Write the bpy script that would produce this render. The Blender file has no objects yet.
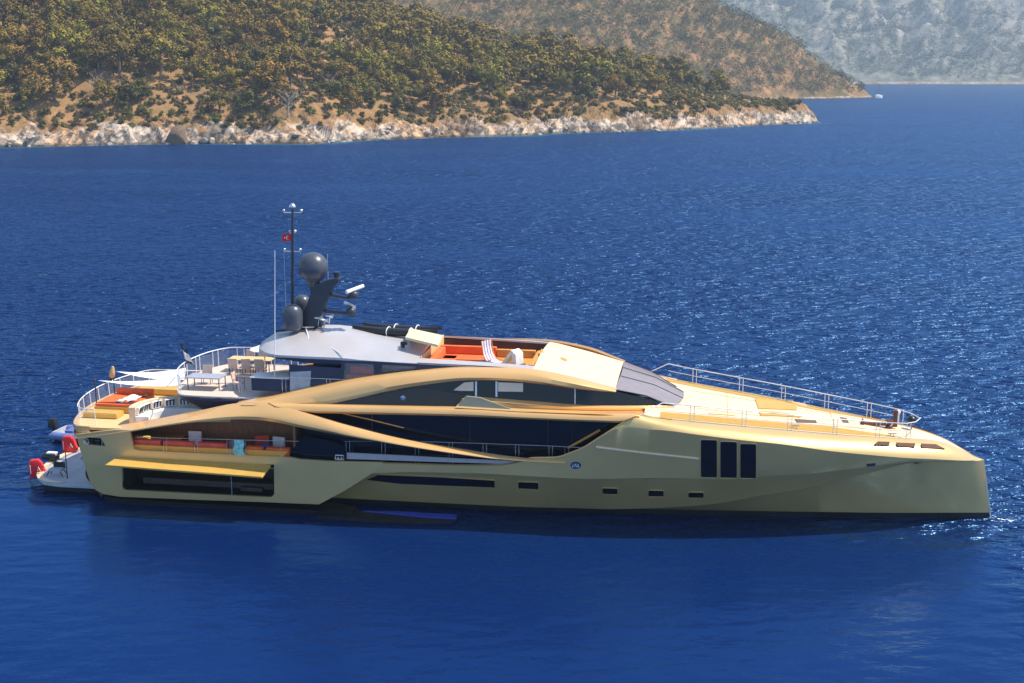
import bpy, bmesh, math, random
import numpy as np
from mathutils import Vector, Matrix
from mathutils.geometry import delaunay_2d_cdt
random.seed(7); np.random.seed(7)
R = math.radians
scene = bpy.context.scene
COL = scene.collection

# ------------------------------------------------------------------ camera
FPX = 1250.0; PITCH = R(12.2); CAMZ = 23.0
cd = bpy.data.cameras.new("camera"); cam = bpy.data.objects.new("camera", cd); COL.objects.link(cam)
cam.location = (0, 0, CAMZ); cam.rotation_euler = (R(90) - PITCH, 0, 0)
cd.sensor_width = 36.0; cd.sensor_fit = 'HORIZONTAL'; cd.lens = FPX / 1024 * 36.0
cd.clip_start = 0.5; cd.clip_end = 30000
scene.camera = cam
scene.view_settings.view_transform = 'Standard'; scene.view_settings.look = 'None'
scene.view_settings.gamma = 1.0
scene.view_settings.exposure = 0.80

# ------------------------------------------------------------------ sky and sun
SUN_DIR = Vector((0.982, 0.15, 0.0)).normalized()      # horizontal direction towards the sun
SUN_EL = R(57)
HAZE = 0.00023
w = bpy.data.worlds.new("World"); scene.world = w; w.use_nodes = True
nt = w.node_tree; nt.nodes.clear()
sky = nt.nodes.new('ShaderNodeTexSky'); sky.sky_type = 'NISHITA'; sky.sun_disc = False
sky.sun_elevation = SUN_EL
sky.sun_rotation = math.atan2(SUN_DIR.x, SUN_DIR.y)
sky.air_density = 1.0; sky.dust_density = 0.3; sky.ozone_density = 3.6
bg = nt.nodes.new('ShaderNodeBackground'); bg.inputs[1].default_value = 0.112
wo = nt.nodes.new('ShaderNodeOutputWorld')
nt.links.new(sky.outputs[0], bg.inputs[0]); nt.links.new(bg.outputs[0], wo.inputs[0])
sd = bpy.data.lights.new("sun", 'SUN'); sd.energy = 4.7; sd.angle = R(0.53); sd.color = (1.0, 0.90, 0.76)
so = bpy.data.objects.new("sun", sd); COL.objects.link(so)
to_sun = Vector((SUN_DIR.x * math.cos(SUN_EL), SUN_DIR.y * math.cos(SUN_EL), math.sin(SUN_EL)))
so.rotation_euler = to_sun.to_track_quat('Z', 'Y').to_euler(); so.location = (60, 60, 120)

# ------------------------------------------------------------------ measuring: photo pixel + known plane -> point
TH = R(9.0); CT, ST = math.cos(TH), math.sin(TH); SX, SY = -21.1, 69.7      # yacht frame: x forward, y to port, z up

def ray(px, py):
    a = (px - 512) / FPX; d = (py - 341.5) / FPX
    return a, math.cos(PITCH) - d * math.sin(PITCH), -(math.sin(PITCH) + d * math.cos(PITCH))

def pv(px, py, v):
    r = ray(px, py); t = (v + SX * ST + SY * CT) / (r[0] * ST + r[1] * CT)
    X, Y, Z = r[0] * t, r[1] * t, CAMZ + r[2] * t
    return Vector(((X - SX) * CT - (Y - SY) * ST, v, Z))

def pz(px, py, z):
    r = ray(px, py); t = (z - CAMZ) / r[2]; X, Y = r[0] * t - SX, r[1] * t - SY
    return Vector((X * CT - Y * ST, X * ST + Y * CT, z))

def pf(px, py, vf):
    if not callable(vf): return pv(px, py, vf)
    v = -4.0
    for _ in range(8):
        p = pv(px, py, v); v = vf(p.x, p.z)
    return pv(px, py, v)

def ground(px, py, z=0.0):
    r = ray(px, py); t = (z - CAMZ) / r[2]
    return np.array((r[0] * t, r[1] * t))

def yw(u, v, z):      # yacht frame -> world
    return Vector((SX + u * CT + v * ST, SY - u * ST + v * CT, z))

def curve(pts):       # smooth monotone interpolation through (x, y) pairs
    pts = sorted(pts); x = np.array([p[0] for p in pts], float); y = np.array([p[1] for p in pts], float)
    h = np.diff(x); dl = np.diff(y) / h; m = np.zeros(len(x)); m[0] = dl[0]; m[-1] = dl[-1]
    for i in range(1, len(x) - 1):
        if dl[i - 1] * dl[i] > 0:
            w1 = 2 * h[i] + h[i - 1]; w2 = h[i] + 2 * h[i - 1]
            m[i] = (w1 + w2) / (w1 / dl[i - 1] + w2 / dl[i])
    def f(q):
        q = min(max(q, x[0]), x[-1]); i = min(max(int(np.searchsorted(x, q)) - 1, 0), len(h) - 1)
        t = (q - x[i]) / h[i]; t2, t3 = t * t, t * t * t
        return float((2*t3-3*t2+1)*y[i] + (t3-2*t2+t)*h[i]*m[i] + (-2*t3+3*t2)*y[i+1] + (t3-t2)*h[i]*m[i+1])
    return f

def spline(pts, n):   # Catmull-Rom through 3D points, n samples by length
    P = [Vector(p) for p in pts]
    if len(P) == 2: return [P[0].lerp(P[1], i / (n - 1)) for i in range(n)]
    Q = [2 * P[0] - P[1]] + P + [2 * P[-1] - P[-2]]
    out = []
    for i in range(1, len(Q) - 2):
        a, b, c, d = Q[i - 1], Q[i], Q[i + 1], Q[i + 2]
        for k in range(16):
            t = k / 16
            out.append(0.5 * ((2*b) + (c - a)*t + (2*a - 5*b + 4*c - d)*t*t + (3*b - a - 3*c + d)*t**3))
    out.append(P[-1])
    L = [0.0]
    for i in range(1, len(out)): L.append(L[-1] + (out[i] - out[i - 1]).length)
    res = []; j = 0
    for i in range(n):
        s = L[-1] * i / (n - 1)
        while j < len(L) - 2 and L[j + 1] < s: j += 1
        e = L[j + 1] - L[j]; res.append(out[j].lerp(out[j + 1], (s - L[j]) / e if e > 1e-9 else 0))
    return res

# ------------------------------------------------------------------ materials
MATS = {}
def mat(name, color, rough=0.5, metal=0.0, var=0.0, vscale=3.0, bump=0.0, bscale=30.0, alpha=1.0, coat=0.0, spec=0.5, color2=None, emit=None, objrand=0.0, stretch=None):
    m = bpy.data.materials.new(name); m.use_nodes = True; n = m.node_tree; b = n.nodes['Principled BSDF']
    b.inputs['Base Color'].default_value = (*color, 1); b.inputs['Roughness'].default_value = rough
    b.inputs['Metallic'].default_value = metal; b.inputs['Coat Weight'].default_value = coat
    b.inputs['Coat Roughness'].default_value = 0.08
    b.inputs['Specular IOR Level'].default_value = spec
    tc = n.nodes.new('ShaderNodeTexCoord'); src = tc.outputs['Object']
    if stretch:
        mp = n.nodes.new('ShaderNodeMapping'); mp.inputs['Scale'].default_value = stretch
        n.links.new(src, mp.inputs[0]); src = mp.outputs[0]
    if var > 0 or color2:
        nz = n.nodes.new('ShaderNodeTexNoise'); nz.inputs['Scale'].default_value = vscale; nz.inputs['Detail'].default_value = 5
        n.links.new(src, nz.inputs['Vector'])
        rp = n.nodes.new('ShaderNodeValToRGB'); rp.color_ramp.elements[0].position = 0.36; rp.color_ramp.elements[1].position = 0.64
        c2 = color2 or tuple(min(1, c * (1 + var)) for c in color); c1 = color if color2 else tuple(c * (1 - var) for c in color)
        rp.color_ramp.elements[0].color = (*c1, 1); rp.color_ramp.elements[1].color = (*c2, 1)
        n.links.new(nz.outputs['Fac'], rp.inputs[0]); last = rp.outputs[0]
        if objrand > 0:
            oi = n.nodes.new('ShaderNodeObjectInfo'); hs = n.nodes.new('ShaderNodeHueSaturation')
            a = n.nodes.new('ShaderNodeMapRange'); a.inputs['To Min'].default_value = 1 - objrand; a.inputs['To Max'].default_value = 1 + objrand
            h = n.nodes.new('ShaderNodeMapRange'); h.inputs['To Min'].default_value = 0.47; h.inputs['To Max'].default_value = 0.53
            fr = n.nodes.new('ShaderNodeMath'); fr.operation = 'FRACT'; mu = n.nodes.new('ShaderNodeMath'); mu.operation = 'MULTIPLY'; mu.inputs[1].default_value = 7.3
            n.links.new(oi.outputs['Random'], a.inputs[0]); n.links.new(oi.outputs['Random'], mu.inputs[0]); n.links.new(mu.outputs[0], fr.inputs[0]); n.links.new(fr.outputs[0], h.inputs[0])
            n.links.new(a.outputs[0], hs.inputs['Value']); n.links.new(h.outputs[0], hs.inputs['Hue']); n.links.new(last, hs.inputs['Color']); last = hs.outputs[0]
        n.links.new(last, b.inputs['Base Color'])
    if bump > 0:
        bz = n.nodes.new('ShaderNodeTexNoise'); bz.inputs['Scale'].default_value = bscale; bz.inputs['Detail'].default_value = 4
        n.links.new(src, bz.inputs['Vector'])
        bp = n.nodes.new('ShaderNodeBump'); bp.inputs['Strength'].default_value = bump; bp.inputs['Distance'].default_value = 0.05
        n.links.new(bz.outputs['Fac'], bp.inputs['Height']); n.links.new(bp.outputs[0], b.inputs['Normal'])
    if alpha < 1: b.inputs['Alpha'].default_value = alpha
    if emit: b.inputs['Emission Color'].default_value = (*emit, 1); b.inputs['Emission Strength'].default_value = 1
    MATS[name] = m; return m

gold = mat("gold_paint", (0.94, 0.55, 0.21), 0.26, 0.42, var=0.04, vscale=0.35, bump=0.012, bscale=1.2, coat=0.5)
hullgold = mat("hull_champagne_paint", (0.70, 0.495, 0.205), 0.30, 0.40, var=0.05, vscale=0.3, bump=0.012, bscale=1.0, coat=0.45)
cream = mat("cream_deck_paint", (0.80, 0.61, 0.40), 0.45, 0.0, var=0.03, vscale=0.6)
ochre = mat("ochre_hatch_paint", (0.66, 0.40, 0.09), 0.4, 0.2, var=0.05, vscale=1.5)
silver = mat("silver_roof_paint", (0.57, 0.55, 0.56), 0.38, 0.35, var=0.05, vscale=0.5)
navy = mat("navy_grey_paint", (0.035, 0.045, 0.085), 0.35, 0.1, var=0.1, vscale=1.0)
black = mat("black_antifouling", (0.008, 0.009, 0.012), 0.5, var=0.2, vscale=1.5)
glass = mat("dark_tinted_glass", (0.004, 0.006, 0.014), 0.07, 0.0, coat=0.0, spec=0.4)
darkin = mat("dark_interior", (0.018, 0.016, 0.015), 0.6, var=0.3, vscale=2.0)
brown = mat("brown_interior_panel", (0.26, 0.115, 0.055), 0.55, var=0.35, vscale=4.0, stretch=(6, 6, 0.3))
teak = mat("teak_deck", (0.46, 0.27, 0.045), 0.6, var=0.14, vscale=6.0, stretch=(0.4, 7, 1))
teakpale = mat("sun_bleached_teak", (0.64, 0.45, 0.22), 0.65, var=0.1, vscale=6.0, stretch=(0.4, 7, 1))
steel = mat("polished_steel", (0.75, 0.76, 0.78), 0.22, 0.9, var=0.02)
whitem = mat("white_paint", (0.80, 0.80, 0.80), 0.35, var=0.03, vscale=2)
greym = mat("grey_platform_deck", (0.42, 0.45, 0.50), 0.55, var=0.08, vscale=1.6)
charcoal = mat("charcoal_paint", (0.035, 0.042, 0.06), 0.38, 0.1, var=0.1, vscale=1.5)
radome_m = mat("radome_grey", (0.062, 0.072, 0.098), 0.34, 0.0, var=0.04, vscale=2)
orange = mat("orange_cushion", (0.80, 0.14, 0.03), 0.75, var=0.1, vscale=3, bump=0.2, bscale=8)
redc = mat("coral_cushion", (0.70, 0.09, 0.05), 0.75, var=0.1, vscale=3, bump=0.2, bscale=8)
tan = mat("tan_leather", (0.62, 0.27, 0.05), 0.55, var=0.08, vscale=3)
whitef = mat("white_fabric", (0.80, 0.78, 0.76), 0.85, var=0.04, vscale=4, bump=0.3, bscale=6)
redplastic = mat("red_plastic", (0.72, 0.02, 0.02), 0.35, var=0.06, vscale=2)
blackr = mat("black_rubber", (0.012, 0.012, 0.014), 0.4, var=0.2, vscale=3)
maroon = mat("maroon_coaming", (0.06, 0.014, 0.014), 0.45, var=0.2, vscale=2)
turq = mat("turquoise_cloth", (0.22, 0.55, 0.55), 0.85, var=0.3, vscale=5)
blue = mat("blue_cloth", (0.05, 0.12, 0.45), 0.8, var=0.1, vscale=4)
yellow = mat("yellow_cushion", (0.75, 0.50, 0.06), 0.8, var=0.1, vscale=4)
tubeg = mat("blue_grey_tube", (0.13, 0.19, 0.40), 0.45, var=0.06, vscale=3)
windscreen_m = mat("pale_mesh_windscreen_cover", (0.25, 0.22, 0.235), 0.22, var=0.06, vscale=3, bump=0.1, bscale=40)
cover = mat("tan_canvas_cover", (0.62, 0.40, 0.18), 0.85, var=0.15, vscale=4)
brownslot = mat("smoked_brown_glass", (0.13, 0.075, 0.055), 0.3, var=0.1, vscale=2)
clearglass = mat("clear_glass", (0.70, 0.78, 0.85), 0.05, 0.0, alpha=0.10)
flagred = mat("flag_red", (0.75, 0.02, 0.03), 0.8, var=0.06, vscale=3)

# ------------------------------------------------------------------ mesh helper
class MB:
    def __init__(s): s.v = []; s.f = []; s.m = []
    def add(s, verts, faces, mi=0):
        o = len(s.v); s.v += [tuple(p) for p in verts]; s.f += [tuple(i + o for i in f) for f in faces]; s.m += [mi] * len(faces); return s
    def quad(s, a, b, c, d, mi=0): return s.add([a, b, c, d], [(0, 1, 2, 3)], mi)
    def box(s, c, size, rot=None, mi=0, taper=1.0):
        x, y, z = [q / 2 for q in size]; c = Vector(c)
        P = [Vector((sx * x * (taper if sz > 0 else 1), sy * y * (taper if sz > 0 else 1), sz * z)) for sz in (-1, 1) for sx, sy in ((-1, -1), (1, -1), (1, 1), (-1, 1))]
        if rot is not None: P = [rot @ p for p in P]
        return s.add([p + c for p in P], [(3, 2, 1, 0), (4, 5, 6, 7), (0, 1, 5, 4), (1, 2, 6, 5), (2, 3, 7, 6), (3, 0, 4, 7)], mi)
    def tube(s, pts, r, seg=6, mi=0, cap=True):
        pts = [Vector(p) for p in pts]; n = len(pts); rs = r if isinstance(r, (list, tuple)) else [r] * n
        V_, F_ = [], []
        for i, p in enumerate(pts):
            t = (pts[min(i + 1, n - 1)] - pts[max(i - 1, 0)]).normalized()
            a = t.cross(Vector((0, 0, 1))) if abs(t.z) < 0.95 else t.cross(Vector((1, 0, 0)))
            a.normalize(); b = t.cross(a)
            for k in range(seg):
                an = 2 * math.pi * k / seg; V_.append(p + (a * math.cos(an) + b * math.sin(an)) * rs[i])
        for i in range(n - 1):
            for k in range(seg):
                k2 = (k + 1) % seg; F_.append((i*seg + k, (i+1)*seg + k, (i+1)*seg + k2, i*seg + k2))
        if cap: F_.append(tuple(range(seg))); F_.append(tuple(range((n-1)*seg + seg - 1, (n-1)*seg - 1, -1)))
        return s.add(V_, F_, mi)
    def lathe(s, prof, c, seg=24, mi=0, axis='z'):
        c = Vector(c); V_, F_ = [], []
        for r, z in prof:
            for k in range(seg):
                a = 2 * math.pi * k / seg; p = Vector((r * math.cos(a), r * math.sin(a), z))
                if axis == 'x': p = Vector((p.z, p.x, p.y))
                if axis == 'y': p = Vector((p.x, p.z, p.y))
                V_.append(c + p)
        for i in range(len(prof) - 1):
            for k in range(seg):
                k2 = (k + 1) % seg; F_.append((i*seg + k, i*seg + k2, (i+1)*seg + k2, (i+1)*seg + k))
        F_.append(tuple(range(seg - 1, -1, -1))); F_.append(tuple((len(prof)-1)*seg + k for k in range(seg)))
        return s.add(V_, F_, mi)
    def ball(s, c, r, mi=0, sc=(1, 1, 1), seg=16, rings=10):
        prof = [(max(1e-3, r * math.sin(math.pi * i / rings)), -r * math.cos(math.pi * i / rings)) for i in range(rings + 1)]
        o = len(s.v); s.lathe(prof, (0, 0, 0), seg, mi)
        for i in range(o, len(s.v)):
            p = s.v[i]; s.v[i] = (c[0] + p[0]*sc[0], c[1] + p[1]*sc[1], c[2] + p[2]*sc[2])
        return s
    def loft(s, rows, mi=None, close=False, cap=False):
        n = len(rows[0]); V_ = [p for r in rows for p in r]; o = len(s.v); s.v += [tuple(p) for p in V_]
        R_ = len(rows)
        for i in range(R_ if close else R_ - 1):
            j = (i + 1) % R_
            for k in range(n - 1):
                s.f.append((o + i*n + k, o + i*n + k + 1, o + j*n + k + 1, o + j*n + k)); s.m.append(mi[i] if mi else 0)
        if cap:
            for k in (0, n - 1):
                s.f.append(tuple(o + i*n + k for i in range(R_))); s.m.append(mi[0] if mi else 0)
        return s
    def prism(s, poly, d, mi=0):      # poly: list of 3D points, d: extrusion vector
        n = len(poly); P = [Vector(p) for p in poly]; Q = [p + Vector(d) for p in P]
        F_ = [tuple(range(n)), tuple(range(2*n - 1, n - 1, -1))] + [(i, i + n, (i + 1) % n + n, (i + 1) % n) for i in range(n)]
        return s.add(P + Q, F_, mi)
    def panel(s, outline, holes, vf, thick, grid=0.0, mi=0, px=True):
        loops = [outline] + holes; P = []; E = []; LN = []
        for lp in loops:
            pts = [pf(a, b, vf) for a, b in lp] if px else [Vector((a, vf(a, b) if callable(vf) else vf, b)) for a, b in lp]
            if grid > 0:
                q = []
                for i in range(len(pts)):
                    a, b = pts[i], pts[(i + 1) % len(pts)]; m = max(1, int((b - a).length/grid))
                    q += [a.lerp(b, k/m) for k in range(m)]
                pts = q
            o = len(P); LN.append(len(pts)); P += [(p.x, p.z) for p in pts]; E += [(o + i, o + (i + 1) % len(pts)) for i in range(len(pts))]
        polys = []; k0 = 0
        for lp in LN: polys.append(P[k0:k0 + lp]); k0 += lp
        def inside(q, pl):
            c = False
            for i in range(len(pl)):
                (ax, az), (bx, bz) = pl[i], pl[(i + 1) % len(pl)]
                if (az > q[1]) != (bz > q[1]) and q[0] < (bx - ax)*(q[1] - az)/(bz - az) + ax: c = not c
            return c
        if grid > 0:
            xs = [p[0] for p in P]; zs = [p[1] for p in P]
            x = min(xs) + grid*.5
            while x < max(xs):
                z = min(zs) + grid*.5
                while z < max(zs):
                    if inside((x, z), polys[0]) and not any(inside((x, z), q) for q in polys[1:]): P.append((x + 0.0013, z + 0.0017))
                    z += grid
                x += grid
        vs, es, fs, *_ = delaunay_2d_cdt([Vector(p) for p in P], E, [], 0, 1e-5)
        keep = []
        for f in fs:
            c = (sum(vs[i][0] for i in f)/len(f), sum(vs[i][1] for i in f)/len(f))
            if inside(c, polys[0]) and not any(inside(c, q) for q in polys[1:]): keep.append(f)
        fs = keep
        g = vf if callable(vf) else (lambda a, b: vf)
        A = [Vector((p[0], g(p[0], p[1]), p[1])) for p in vs]; n = len(A)
        B = [p + Vector((0, thick, 0)) for p in A]
        F_ = []; cnt = {}
        for f in fs:
            F_.append(tuple(f)); F_.append(tuple(i + n for i in reversed(f)))
            for i in range(len(f)):
                a, b = f[i], f[(i + 1) % len(f)]; cnt.setdefault((min(a, b), max(a, b)), []).append((a, b))
        for k, l in cnt.items():
            if len(l) == 1: a, b = l[0]; F_.append((b, a, a + n, b + n))
        return s.add(A + B, F_, mi)
    def mirror(s):
        n = len(s.v); s.v += [(x, -y, z) for x, y, z in s.v]; s.f += [tuple(i + n for i in reversed(f)) for f in s.f]; s.m += list(s.m); return s
    def build2(s, name, m, parent=None, **k):      # starboard part and its port twin
        o = s.build(name, m, parent, **k); t = MB(); t.v = [(x, -y, z) for x, y, z in s.v]; t.f = [tuple(reversed(f)) for f in s.f]; t.m = list(s.m)
        t.build(name, m, parent, **k); return o
    def build(s, name, m, parent=None, org=(0, 0, 0), smooth=None, bevel=0.0, recalc=True):
        me = bpy.data.meshes.new(name); o0 = Vector(org)
        me.from_pydata([Vector(p) - o0 for p in s.v], [], s.f)
        ms = m if isinstance(m, (list, tuple)) else [m]
        for q in ms: me.materials.append(q)
        me.polygons.foreach_set('material_index', s.m)
        bm = bmesh.new(); bm.from_mesh(me)
        bmesh.ops.remove_doubles(bm, verts=bm.verts, dist=1e-4)
        if recalc: bmesh.ops.recalc_face_normals(bm, faces=bm.faces)
        if bevel > 0:
            ed = [e for e in bm.edges if len(e.link_faces) == 2 and e.calc_face_angle(0) > R(35)]
            bmesh.ops.bevel(bm, geom=ed, offset=bevel, segments=2, affect='EDGES', profile=0.6)
        bm.to_mesh(me); bm.free()
        if smooth is not None:
            me.polygons.foreach_set('use_smooth', [True] * len(me.polygons))
            if smooth < 180:
                try: me.set_sharp_from_angle(angle=R(smooth))
                except Exception: pass
        me.update()
        o = bpy.data.objects.new(name, me); COL.objects.link(o)
        if parent is not None: o.parent = parent
        return o

def tag(o, label=None, cat=None, group=None, kind=None):
    if label: o['label'] = label
    if cat: o['category'] = cat
    if group: o['group'] = group
    if kind: o['kind'] = kind
    return o

def ything(name, label, cat, at, group=None):      # an Empty standing on the yacht (or in its frame)
    o = bpy.data.objects.new(name, None); COL.objects.link(o); o.empty_display_size = 0.3
    o.location = yw(*at); o.rotation_euler = (0, 0, -TH)
    return tag(o, label, cat, group)

def yput(mb, name, m, at, label, cat, group=None, **k):   # a thing that is one mesh, in the yacht frame
    o = mb.build(name, m, None, org=at, **k); o.location = yw(*at); o.rotation_euler = (0, 0, -TH)
    return tag(o, label, cat, group)

# ================================================================== WATER
def water_material(name, deep, rough=0.24):
    m = bpy.data.materials.new(name); m.use_nodes = True; n = m.node_tree; b = n.nodes['Principled BSDF']
    tc = n.nodes.new('ShaderNodeTexCoord')
    def node(t, **k):
        x = n.nodes.new(t)
        for q, v in k.items(): setattr(x, q, v)
        return x
    def math_(op, a, c):
        x = node('ShaderNodeMath', operation=op)
        for i, q in enumerate((a, c)):
            if isinstance(q, (int, float)): x.inputs[i].default_value = q
            else: n.links.new(q, x.inputs[i])
        return x.outputs[0]
    def noise(vec, scale, detail, rot, sx, sy, rough=0.55):
        mp = node('ShaderNodeMapping'); mp.inputs['Rotation'].default_value = (0, 0, rot); mp.inputs['Scale'].default_value = (sx, sy, 1)
        nz = node('ShaderNodeTexNoise'); nz.inputs['Scale'].default_value = scale; nz.inputs['Detail'].default_value = detail; nz.inputs['Roughness'].default_value = rough
        n.links.new(vec, mp.inputs[0]); n.links.new(mp.outputs[0], nz.inputs['Vector']); return nz.outputs['Fac']
    P = tc.outputs['Object']; EPS = 0.06
    # gusts: rougher and calmer patches of water
    gust = noise(P, 0.012, 3, 0.15, 1.0, 2.4); gr = node('ShaderNodeMapRange'); gr.inputs['From Min'].default_value = 0.3; gr.inputs['From Max'].default_value = 0.7; gr.inputs['To Min'].default_value = 0.65; gr.inputs['To Max'].default_value = 1.3
    n.links.new(gust, gr.inputs[0])
    # the yacht lies across the breeze: calm lee water on its sheltered side
    sp = node('ShaderNodeSeparateXYZ'); n.links.new(P, sp.inputs[0])
    px_ = math_('SUBTRACT', sp.outputs[0], SX); py_ = math_('SUBTRACT', sp.outputs[1], SY)
    uu = math_('SUBTRACT', math_('MULTIPLY', px_, CT), math_('MULTIPLY', py_, ST)); vv = math_('ADD', math_('MULTIPLY', px_, ST), math_('MULTIPLY', py_, CT))
    def step(q, a, c):
        x = node('ShaderNodeMapRange', interpolation_type='SMOOTHSTEP'); x.inputs['From Min'].default_value = a; x.inputs['From Max'].default_value = c; n.links.new(q, x.inputs[0]); return x.outputs[0]
    edge = math_('ADD', math_('ADD', uu, math_('MULTIPLY', vv, -0.10)), math_('MULTIPLY', math_('SUBTRACT', gust, 0.5), 14))
    lee = math_('MULTIPLY', step(vv, 1.0, -7.0), step(edge, 53, 46))
    amp = math_('MULTIPLY', gr.outputs[0], math_('SUBTRACT', 1.0, math_('MULTIPLY', lee, 0.93)))
    def height(off):
        v = node('ShaderNodeVectorMath', operation='ADD'); v.inputs[1].default_value = off; n.links.new(P, v.inputs[0]); q = v.outputs[0]
        big = math_('MULTIPLY', noise(q, 0.17, 2, 0.5, 1.0, 1.8), WAVE[0]); mid = math_('MULTIPLY', noise(q, 0.55, 4, -0.3, 1.0, 2.0, 0.48), WAVE[1]); fine = math_('MULTIPLY', noise(q, 2.4, 2, 0.2, 1.0, 1.6), WAVE[2])
        return math_('ADD', math_('ADD', big, mid), fine)
    h0 = height((0, 0, 0)); hx = height((EPS, 0, 0)); hy = height((0, EPS, 0))
    dx = math_('MULTIPLY', math_('SUBTRACT', h0, hx), 1/EPS); dy = math_('MULTIPLY', math_('SUBTRACT', h0, hy), 1/EPS)
    dx = math_('MULTIPLY', dx, amp); dy = math_('MULTIPLY', dy, amp)
    cv = node('ShaderNodeCombineXYZ'); n.links.new(dx, cv.inputs[0]); n.links.new(dy, cv.inputs[1]); cv.inputs[2].default_value = 1.0
    nv = node('ShaderNodeVectorMath', operation='NORMALIZE'); n.links.new(cv.outputs[0], nv.inputs[0]); NRM = nv.outputs[0]
    patch = noise(P, 0.006, 3, 0.1, 1.0, 2.5)
    rp = node('ShaderNodeValToRGB'); rp.color_ramp.elements[0].position = 0.35; rp.color_ramp.elements[1].position = 0.7
    rp.color_ramp.elements[0].color = (*deep, 1); rp.color_ramp.elements[1].color = (deep[0] * 1.3, deep[1] * 1.25, deep[2] * 1.15, 1)
    n.links.new(patch, rp.inputs[0]); n.nodes.remove(b); out = n.nodes['Material Output']
    df = node('ShaderNodeBsdfDiffuse'); n.links.new(rp.outputs[0], df.inputs['Color']); n.links.new(NRM, df.inputs['Normal'])      # upwelling blue
    gl = node('ShaderNodeBsdfGlossy'); gl.inputs['Color'].default_value = (0.28, 0.58, 1.0, 1); gl.inputs['Roughness'].default_value = rough; n.links.new(NRM, gl.inputs['Normal'])
    fr = node('ShaderNodeFresnel'); fr.inputs['IOR'].default_value = 1.50; n.links.new(NRM, fr.inputs['Normal'])
    mx = node('ShaderNodeMixShader'); n.links.new(math_('MULTIPLY', fr.outputs[0], 1.0), mx.inputs[0]); n.links.new(df.outputs[0], mx.inputs[1]); n.links.new(gl.outputs[0], mx.inputs[2]); n.links.new(mx.outputs[0], out.inputs['Surface'])
    return m
WAVE = (1.8, 1.4, 0.09)
sea_m = water_material("deep_blue_sea", (0.0010, 0.0125, 0.076))
mb = MB(); mb.quad((-6000, -300, 0), (6000, -300, 0), (6000, 9000, 0), (-6000, 9000, 0))
sea = mb.build("water", sea_m); tag(sea, kind='structure')

# ================================================================== LAND
def vnoise(x, y, seed):
    rs = np.random.RandomState(seed); T = rs.rand(256, 256)
    xi = np.floor(x).astype(int); yi = np.floor(y).astype(int); fx = x - xi; fy = y - yi
    fx = fx*fx*(3 - 2*fx); fy = fy*fy*(3 - 2*fy)
    g = lambda a, b: T[a % 256, b % 256]
    return (g(xi, yi)*(1-fx) + g(xi+1, yi)*fx)*(1-fy) + (g(xi, yi+1)*(1-fx) + g(xi+1, yi+1)*fx)*fy
def fbm(x, y, scale, seed, oct=4, gain=0.5, ridged=False):
    s = np.zeros_like(x, dtype=float); a = 1.0; t = 0.0
    for i in range(oct):
        v = vnoise(x / scale * 2**i + 17.3*i, y / scale * 2**i + 5.1*i, seed + i) * 2 - 1
        if ridged: v = 1 - 2*np.abs(v)
        s += a * v; t += a; a *= gain
    return s / t
def sdist(x, y, poly):      # signed distance, positive inside the polygon
    P = np.array(poly); d = np.full(x.shape, 1e9); ins = np.zeros(x.shape, bool)
    for i in range(len(P)):
        a = P[i]; b = P[(i + 1) % len(P)]; e = b - a; L = (e**2).sum()
        t = np.clip(((x - a[0])*e[0] + (y - a[1])*e[1]) / L, 0, 1)
        d = np.minimum(d, np.hypot(x - a[0] - t*e[0], y - a[1] - t*e[1]))
        c = ((a[1] > y) != (b[1] > y)); ins ^= c & (x < (b[0]-a[0])*(y - a[1])/(b[1]-a[1] + 1e-12) + a[0])
    return np.where(ins, d, -d)
sm = lambda a, b, q: (lambda t: t*t*(3 - 2*t))(np.clip((q - a)/(b - a), 0, 1))

# near headland: shoreline measured along the photograph's waterline
shore_px = [(-60, 149), (0, 147.5), (80, 146), (160, 144.5), (240, 144), (310, 144), (380, 140), (450, 137.5), (520, 136), (560, 133.5), (620, 132), (665, 131), (700, 129), (735, 126.5), (770, 125), (800, 124), (819, 122.5)]
sh = [ground(*p) for p in shore_px]
tip = sh[-1]
poly1 = [(-420, 330)] + [tuple(p) for p in sh] + [(tip[0] + 3, tip[1] + 10), (tip[0] - 8, tip[1] + 28), (tip[0] - 25, tip[1] + 60), (tip[0] - 45, tip[1] + 130), (tip[0] - 40, tip[1] + 230), (tip[0] - 30, 1000), (-420, 1000)]
ridge = curve([(-420, 150), (-220, 120), (-150, 92), (-90, 66), (-60, 50), (-20, 38), (20, 30), (50, 24), (80, 17), (105, 11), (125, 8), (138, 6.0), (160, 4)])
ridge_x = np.array([ridge(q) for q in np.linspace(-420, 200, 621)])
def h1(x, y):
    x = np.asarray(x, float); y = np.asarray(y, float)
    dw = sdist(x + 2.2*fbm(x, y, 9, 71, 3), y + 3.0*fbm(x, y, 11, 81, 3), poly1)
    rh = 4.6 + 5.0*fbm(x, y, 34, 3, 4)
    rh = rh * (1.0 + 0.25*sm(90, 130, x))
    bank = rh * sm(-1.0, 9.0, dw)
    crag = fbm(x + 0.7*y, y*0.6, 7, 21, 4, ridged=True) * 2.1 * sm(0.0, 3, dw) * sm(24, 10, dw) + fbm(x*0.8 + y*0.6, (y*0.8 - x*0.6)*0.45, 3.2, 41, 3, ridged=True) * 1.5 * sm(0.0, 2, dw) * sm(16, 8, dw)
    slope = np.maximum(dw - 8, 0) * (0.50 + 0.10*fbm(x, y, 70, 9, 2))
    top = np.interp(x, np.linspace(-420, 200, 621), ridge_x)
    sl = top * (1 - np.exp(-slope / np.maximum(top, 1)))
    hill = sl + fbm(x, y, 30, 33, 4) * 1.6 * sm(8, 30, dw) * np.minimum(1, top/25)
    z = np.where(dw > -1.5, bank + crag + hill, -1.5)
    return z - 0.25
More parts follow.
